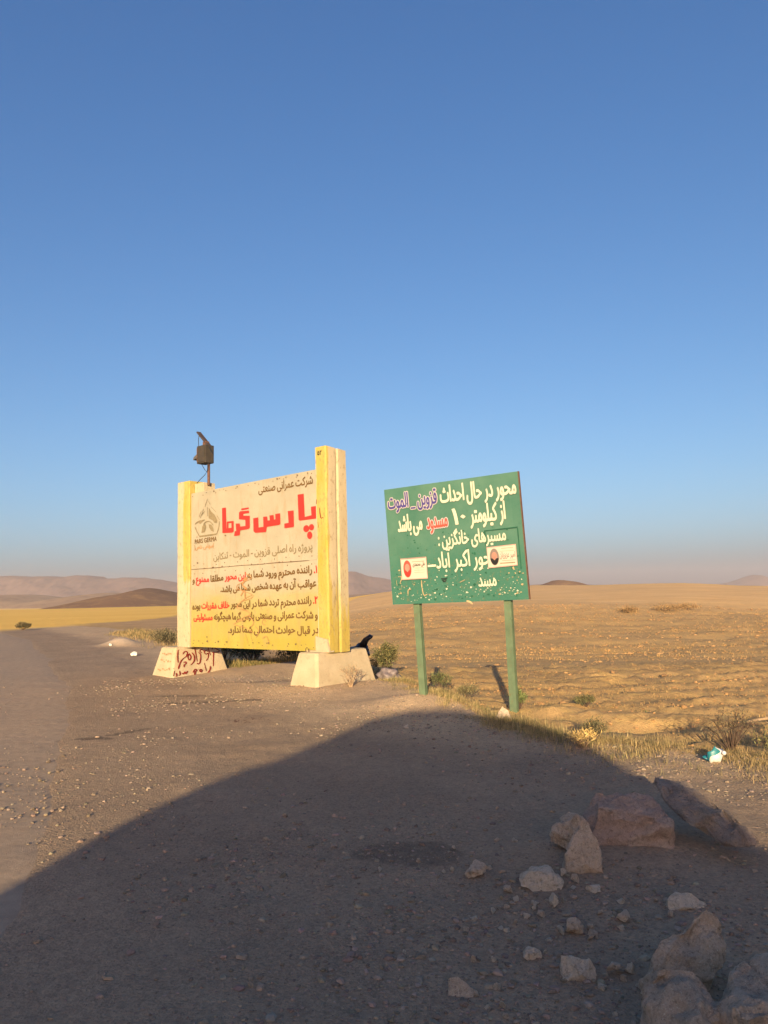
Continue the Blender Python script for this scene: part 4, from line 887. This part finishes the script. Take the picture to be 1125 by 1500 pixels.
tufts(0, (x, y), .06, 10, (.015, .075), (.0010, .0024), (.13, .115, .05), (.44, .31, .15), 'roadside_grass', M['grass'], 1.0)
n = 2600; x = rng.normal(.9, .75, n); e = rng.normal(.15, .45, n); y = np.interp(x, EX, EY)+e; k = (rng.random(n) < .5+2.2*fbm(x, y, .45, 3, 33.)) & (x > -.9); x, y = x[k], y[k]
tufts(0, (x, y), .05, 10, (.03, .12), (.0012, .0026), (.12, .125, .05), (.50, .37, .17), 'roadside_grass', M['grass'], .85)
n = 3200; x = rng.uniform(-4.5, -.9, n); y = 17.2+rng.normal(0, 1.0, n)+(x+2.5)*-.5; k = (y > 16.3); x, y = x[k], y[k]
tufts(0, (x, y), .06, 8, (.06, .2), (.003, .005), (.10, .11, .035), (.36, .26, .11), 'roadside_grass', M['grass'])
n = 900; x = rng.uniform(-12.5, -6.2, n); y = np.interp(x, EX, EY)+rng.normal(-1.5, 1.0, n)
tufts(0, (x, y), .1, 8, (.05, .2), (.006, .01), (.13, .12, .05), (.36, .25, .12), 'roadside_grass', M['grass'])
# stubble rows in the tilled field
x, y = samp(24000, 7, 25, .8); y = np.round(y/.42)*.42+rng.normal(0, .05, len(y))+fbm(x, y, 5, 2, 6.)*.5
k = (field_f(x, y) > .7) & (x > -.6) & (rng.random(len(x)) < .16+1.6*fbm(x*.5, y, 1.4, 3, 13.)); x, y = x[k], y[k]
tufts(0, (x, y), .028, 6, (.02, .055), (.002, .004), (.33, .21, .085), (.42, .275, .115), 'field_stubble', M['stubble'], .7)
n = 26000; x = rng.uniform(-10, 62, n); y = rng.uniform(44, 108, n); y = np.round(y/1.5)*1.5+rng.normal(0, .18, n)+fbm(x, y, 14, 2, 6.)*3
k = (x/y > -.07) & (x/y < .56) & (rng.random(n) < .15+1.7*fbm(x*.25, y, 3.5, 3, 15.)); x, y = x[k], y[k]
tufts(0, (x, y), .12, 4, (.06, .20), (.010, .022), (.34, .21, .085), (.41, .265, .11), 'far_field_stubble', M['stubble'], .8)

# ------------------------------------------------------------ shrubs (things)
def shrub(label, x, y, h, w, nst, nleaf, c1, c2, leafw=.006, leafl=.03, name='shrub', cat='shrub', stem='darkstem', group=None, zoff=0., lean=(0, 0)):
    z = H1(x, y)+zoff; root = empty(name, (x, y, z)); props(root, label, cat, group)
    bm = bmesh.new(); tips = []
    for i in range(nst):
        a = random.uniform(0, 6.28); e = random.uniform(.15, 1.); top = Vector((math.cos(a)*w/2*e+lean[0]*h, math.sin(a)*w/2*e+lean[1]*h, h*(1-.45*e*e)*random.uniform(.75, 1.05)))
        midp = top*.5+Vector((random.uniform(-.1, .1)*w, random.uniform(-.1, .1)*w, h*.08)); pts = [Vector((random.uniform(-.04, .04)*w, random.uniform(-.04, .04)*w, -.03)), midp, top]
        bm_tube(bm, pts, [h*.012+.002, h*.008+.001, .0012], 4)
        for t in np.linspace(.3, 1, 7): q = pts[1].lerp(pts[2], (t-.3)/.7) if t > .3 else pts[1]; tips.append(q)
        for _ in range(3):
            s0 = pts[1].lerp(pts[2], random.uniform(0, .8)); s1 = s0+Vector((random.uniform(-.18, .18)*w, random.uniform(-.18, .18)*w, random.uniform(.02, .2)*h))
            bm_tube(bm, [s0, s1], [h*.005+.001, .001], 3)
            for t in (.3, .6, 1.): tips.append(s0.lerp(s1, t))
    obj_bm('stems', bm, M[stem], root)
    if nleaf:
        T_ = np.array([tuple(t) for t in tips]); idx = rng.integers(0, len(T_), nleaf); Pn = T_[idx]+rng.normal(0, 1, (nleaf, 3))*w*.045
        Pn[:, 2] = np.maximum(Pn[:, 2], .01)
        t = rng.random((nleaf, 1)); cols = (np.array(c1)*(1-t)+np.array(c2)*t)*rng.uniform(.65, 1.25, (nleaf, 1))
        D = rng.normal(0, 1, (nleaf, 3)); D[:, 2] = np.abs(D[:, 2])+.3; D /= np.linalg.norm(D, axis=1)[:, None]; S_ = np.cross(D, rng.normal(0, 1, (nleaf, 3))); S_ /= np.linalg.norm(S_, axis=1)[:, None]
        l = rng.uniform(.6, 1.3, (nleaf, 1))*leafl; wv = rng.uniform(.6, 1.3, (nleaf, 1))*leafw
        V = np.stack([Pn, Pn+D*l*.5+S_*wv, Pn+D*l, Pn+D*l*.5-S_*wv], 1).reshape(-1, 3)
        Fq = (np.arange(nleaf)*4)[:, None]+np.array([[0, 1, 2, 3]])
        mesh_np('foliage', V, Fq, M['leaf'], root, cols=np.repeat(cols, 4, 0))
    return root
GR1, GR2, ST = (.055, .07, .028), (.15, .145, .04), (.36, .27, .13)
shrub('olive shrub standing behind the right base block', .0, 15.0, .62, .75, 26, 2600, GR1, (.20, .17, .07), .010, .045)
shrub('twiggy dry weed in front of the right base block', -.62, 12.45, .42, .65, 16, 160, (.30, .23, .10), ST, .003, .03, 'weed', 'weed', 'stick')
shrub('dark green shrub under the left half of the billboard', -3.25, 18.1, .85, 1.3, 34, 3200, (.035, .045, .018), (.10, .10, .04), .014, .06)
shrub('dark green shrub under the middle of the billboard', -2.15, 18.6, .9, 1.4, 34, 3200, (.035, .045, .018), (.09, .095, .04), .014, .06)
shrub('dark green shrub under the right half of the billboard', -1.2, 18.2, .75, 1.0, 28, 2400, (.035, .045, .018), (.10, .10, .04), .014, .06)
shrub('yellow green grassy shrub beside the left base block under the billboard', -4.05, 18.6, .7, .8, 26, 1500, (.16, .16, .05), (.36, .28, .10), .008, .09)
shrub('green weed at the right side of the left green post', .82, 12.05, .33, .45, 22, 1300, (.06, .09, .035), (.17, .17, .07), .005, .03, 'weed', 'weed')
shrub('low grey green weed right of the left green post', 1.25, 11.7, .2, .5, 18, 900, (.10, .11, .05), (.28, .22, .11), .005, .03, 'weed', 'weed')
shrub('green thistle weed wrapping the foot of the right green post', 1.74, 10.15, .30, .32, 20, 1300, (.07, .12, .04), (.20, .21, .08), .005, .035, 'weed', 'weed')
shrub('dark brittle bush with tall bare stems behind the detergent packet', 3.35, 7.45, .42, .65, 22, 700, (.07, .06, .04), (.22, .18, .10), .004, .025, 'dead_bush', 'bush')
shrub('grey green bush left of the detergent packet', 2.15, 7.95, .24, .38, 22, 1100, (.07, .07, .04), (.20, .17, .08), .004, .025, 'bush', 'bush')
shrub('bright straw coloured dead plant on the gravel edge', 1.98, 7.72, .16, .42, 26, 500, (.58, .40, .14), (.62, .44, .18), .004, .05, 'dead_plant', 'plant', 'stick')
shrub('green bushy weed at the right edge of the picture', 3.72, 7.05, .26, .6, 26, 1500, (.09, .10, .04), (.30, .25, .10), .005, .03, 'weed', 'weed')
shrub('brown seed headed weed farthest right on the verge', 4.15, 7.8, .34, .5, 20, 700, (.16, .12, .07), (.33, .23, .12), .004, .03, 'weed', 'weed')
shrub('small green tuft on the tilled bank right of the road sign', 2.85, 10.9, .14, .4, 14, 700, (.07, .08, .035), (.17, .15, .065), .006, .03, 'weed', 'weed')
shrub('dark green tuft in the hollow between the earth lumps', 3.35, 9.95, .14, .5, 14, 700, (.05, .07, .03), (.14, .13, .06), .006, .03, 'weed', 'weed')
shrub('grey shrub behind the pale sand heap left of the billboard', -8.0, 26.6, .42, 1.3, 22, 1200, (.09, .08, .045), (.22, .18, .10), .014, .06)
shrub('grey shrub nearest the left pillar in the roadside scrub', -6.6, 25.4, .5, 1.3, 22, 1300, (.09, .085, .045), (.22, .18, .10), .014, .06)
shrub('dark shrub directly right of the pale sand heap', -7.35, 25.2, .36, 1.0, 18, 1100, (.06, .06, .03), (.17, .14, .08), .014, .06)
shrub('small dark bush at the far left edge of the road', -19.6, 40.3, .34, .8, 20, 1200, (.06, .055, .03), (.15, .12, .06), .02, .09)
for x_, y_, s_, lb in ((31.5, 97, 1.5, 'left one of the dark bushes out in the tilled field'), (37.0, 99, 2.0, 'middle one of the dark bushes out in the tilled field'), (41.5, 103, 1.7, 'right one of the dark bushes out in the tilled field')):
    shrub(lb, x_, y_, s_*.34, s_*2.6, 22, 800, (.17, .11, .055), (.34, .22, .10), .05, .16)
# dead stick lying on the right bank
bm = bmesh.new(); bm_tube(bm, [(0, 0, .02), (.25, .02, .05), (.55, -.02, .03), (.8, .03, .05)], [.012, .016, .012, .006], 6); bm_tube(bm, [(.25, .02, .05), (.33, .15, .12)], [.008, .003], 5)
o = obj_bm('fallen_branch', bm, M['stick']); o.location = place(4.25, 9.0, -.02); props(o, 'pale dead branch lying on the bank at the right edge', 'branch')

# ------------------------------------------------------------ rubbish
def crumple(name, label, cat, mat, loc, dims, seed, rotz=0, amp=.35, sub=4):
    bm = bmesh.new(); bmesh.ops.create_icosphere(bm, subdivisions=sub, radius=1.)
    for v in bm.verts:
        q = v.co.copy(); n = mnoise.noise(q*1.3+Vector((seed, 0, 0)))+.5*abs(mnoise.noise(q*3.1+Vector((0, seed, 0))))+.2*mnoise.noise(q*7)
        v.co = q*(1+amp*n); v.co.x *= dims[0]/2; v.co.y *= dims[1]/2; v.co.z = max(v.co.z, -.75)*dims[2]/2+dims[2]*.36
    o = obj_bm(name, bm, mat, None, True); o.location = loc; o.rotation_euler.z = rotz; props(o, label, cat); return o
bagroot = empty('rubbish_bag', (-.62, 17.2, H1(-.62, 17.2)+.0)); props(bagroot, 'black plastic rubbish bag showing over the right base block beside the pillar', 'bag')
o = crumple('bag_body', None, None, M['blackbag'], (0, 0, 0), (.45, .4, .30), 3.3, 0, .5); o.parent = bagroot
for k_ in ('label', 'category'):
    if k_ in o: del o[k_]
bm = bmesh.new(); bm_tube(bm, [(.05, 0, .20), (.14, 0, .36), (.25, 0, .44), (.30, 0, .42)], [.10, .07, .06, .03], 9); obj_bm('bag_knot', bm, M['blackbag'], bagroot, True)
bagroot.location.z += .22
crumple('cloth_scrap', 'crumpled grey plastic sheet lying right of the right base block', 'plastic sheet', M['greybag'], (.03, 13.9, H1(.03, 13.9)), (.36, .3, .22), 6.1, .5, .7)
pk = empty('detergent_packet', (2.93, 6.98, H1(2.93, 6.98)), (R(12), R(28), R(-20))); props(pk, 'crushed white and teal plastic packet in the roadside weeds', 'packet')
bm = bmesh.new(); n_ = 14
def packet(off, a0, a1, mat, nm):
    bm = bmesh.new(); rows = []
    for j in range(9):
        t = j/8; z = .012+.145*t; row = []
        for i in range(13):
            a = a0+(a1-a0)*i/12; rr_ = (.055+.018*math.sin(3*a+4*t))*(1-.35*abs(t-.45)**1.5*2)+off
            p = Vector((rr_*math.cos(a)*1.05, rr_*math.sin(a)*.75, z)); p += mnoise.noise_vector(p*16)*.028; p.x += .03*t; row.append(bm.verts.new(p))
        rows.append(row)
    for j in range(8):
        for i in range(12): bm.faces.new((rows[j][i], rows[j][i+1], rows[j+1][i+1], rows[j+1][i]))
    if nm == 'packet_body':
        bm.faces.new(rows[-1])
    return obj_bm(nm, bm, mat, pk, True)
packet(0, 0, 2*math.pi, M['white'], 'packet_body'); packet(.0035, math.pi*.85, math.pi*1.42, M['teal'], 'teal_label')
bm = bmesh.new()
for v in bmesh.ops.create_icosphere(bm, subdivisions=2, radius=.02)['verts']: v.co += Vector((.06, -.045, .16))
obj_bm('packet_spout', bm, M['white'], pk, True)
# shreds of dark bark on the gravel and dry twigs
x = np.concatenate([rng.normal(-1.95, .28, 120), rng.uniform(-3, 1.5, 60)]); y = np.concatenate([rng.normal(9.75, .12, 120), rng.uniform(3, 10, 60)])
blades('dark_litter', x, y, rng.uniform(.03, .10, len(x)), rng.uniform(.006, .014, len(x)), np.tile([.13, .06, .04], (len(x), 1)), M['leaf'], flat=True, bend=.12)
x = rng.uniform(.0, 1.9, 170); y = rng.uniform(2.7, 5.5, 170)
blades('dry_twigs', x, y, rng.uniform(.02, .09, len(x)), rng.uniform(.0012, .0028, len(x)), np.tile([.42, .36, .29], (len(x), 1))*rng.uniform(.4, 1.1, (len(x), 1)), M['leaf'], flat=True, bend=.1)

# ------------------------------------------------------------ far buildings
def hut(x, y, z, w, d, h, label):
    r_ = empty('farm_building', (x, y, z), (0, 0, .1)); props(r_, label, 'building')
    bm = bmesh.new(); bm_box(bm, -w/2, w/2, -d/2, d/2, 0, h); obj_bm('wall', bm, M['white_wall'], r_)
    bm = bmesh.new(); bm_box(bm, -w/2-.2, w/2+.2, -d/2-.2, d/2+.2, h+.003, h+.25); obj_bm('roof', bm, M['rock_dark'], r_)
    bm = bmesh.new(); bm_box(bm, -w*.1, w*.02, -d/2-.05, -d/2+.05, 0.1, h*.7); obj_bm('door', bm, M['darkstem'], r_)
a_, b_ = px_el(944, 858); hut(a_*330, 330, 1.6+b_*330-2.0, 12, 6, 2.6, 'long low white farm building on the skyline right of the road sign')
a_, b_ = px_el(1115, 861); hut(a_*330, 330, 1.6+b_*330-2.2, 5, 4, 2.8, 'small white farm hut on the skyline at the right edge')
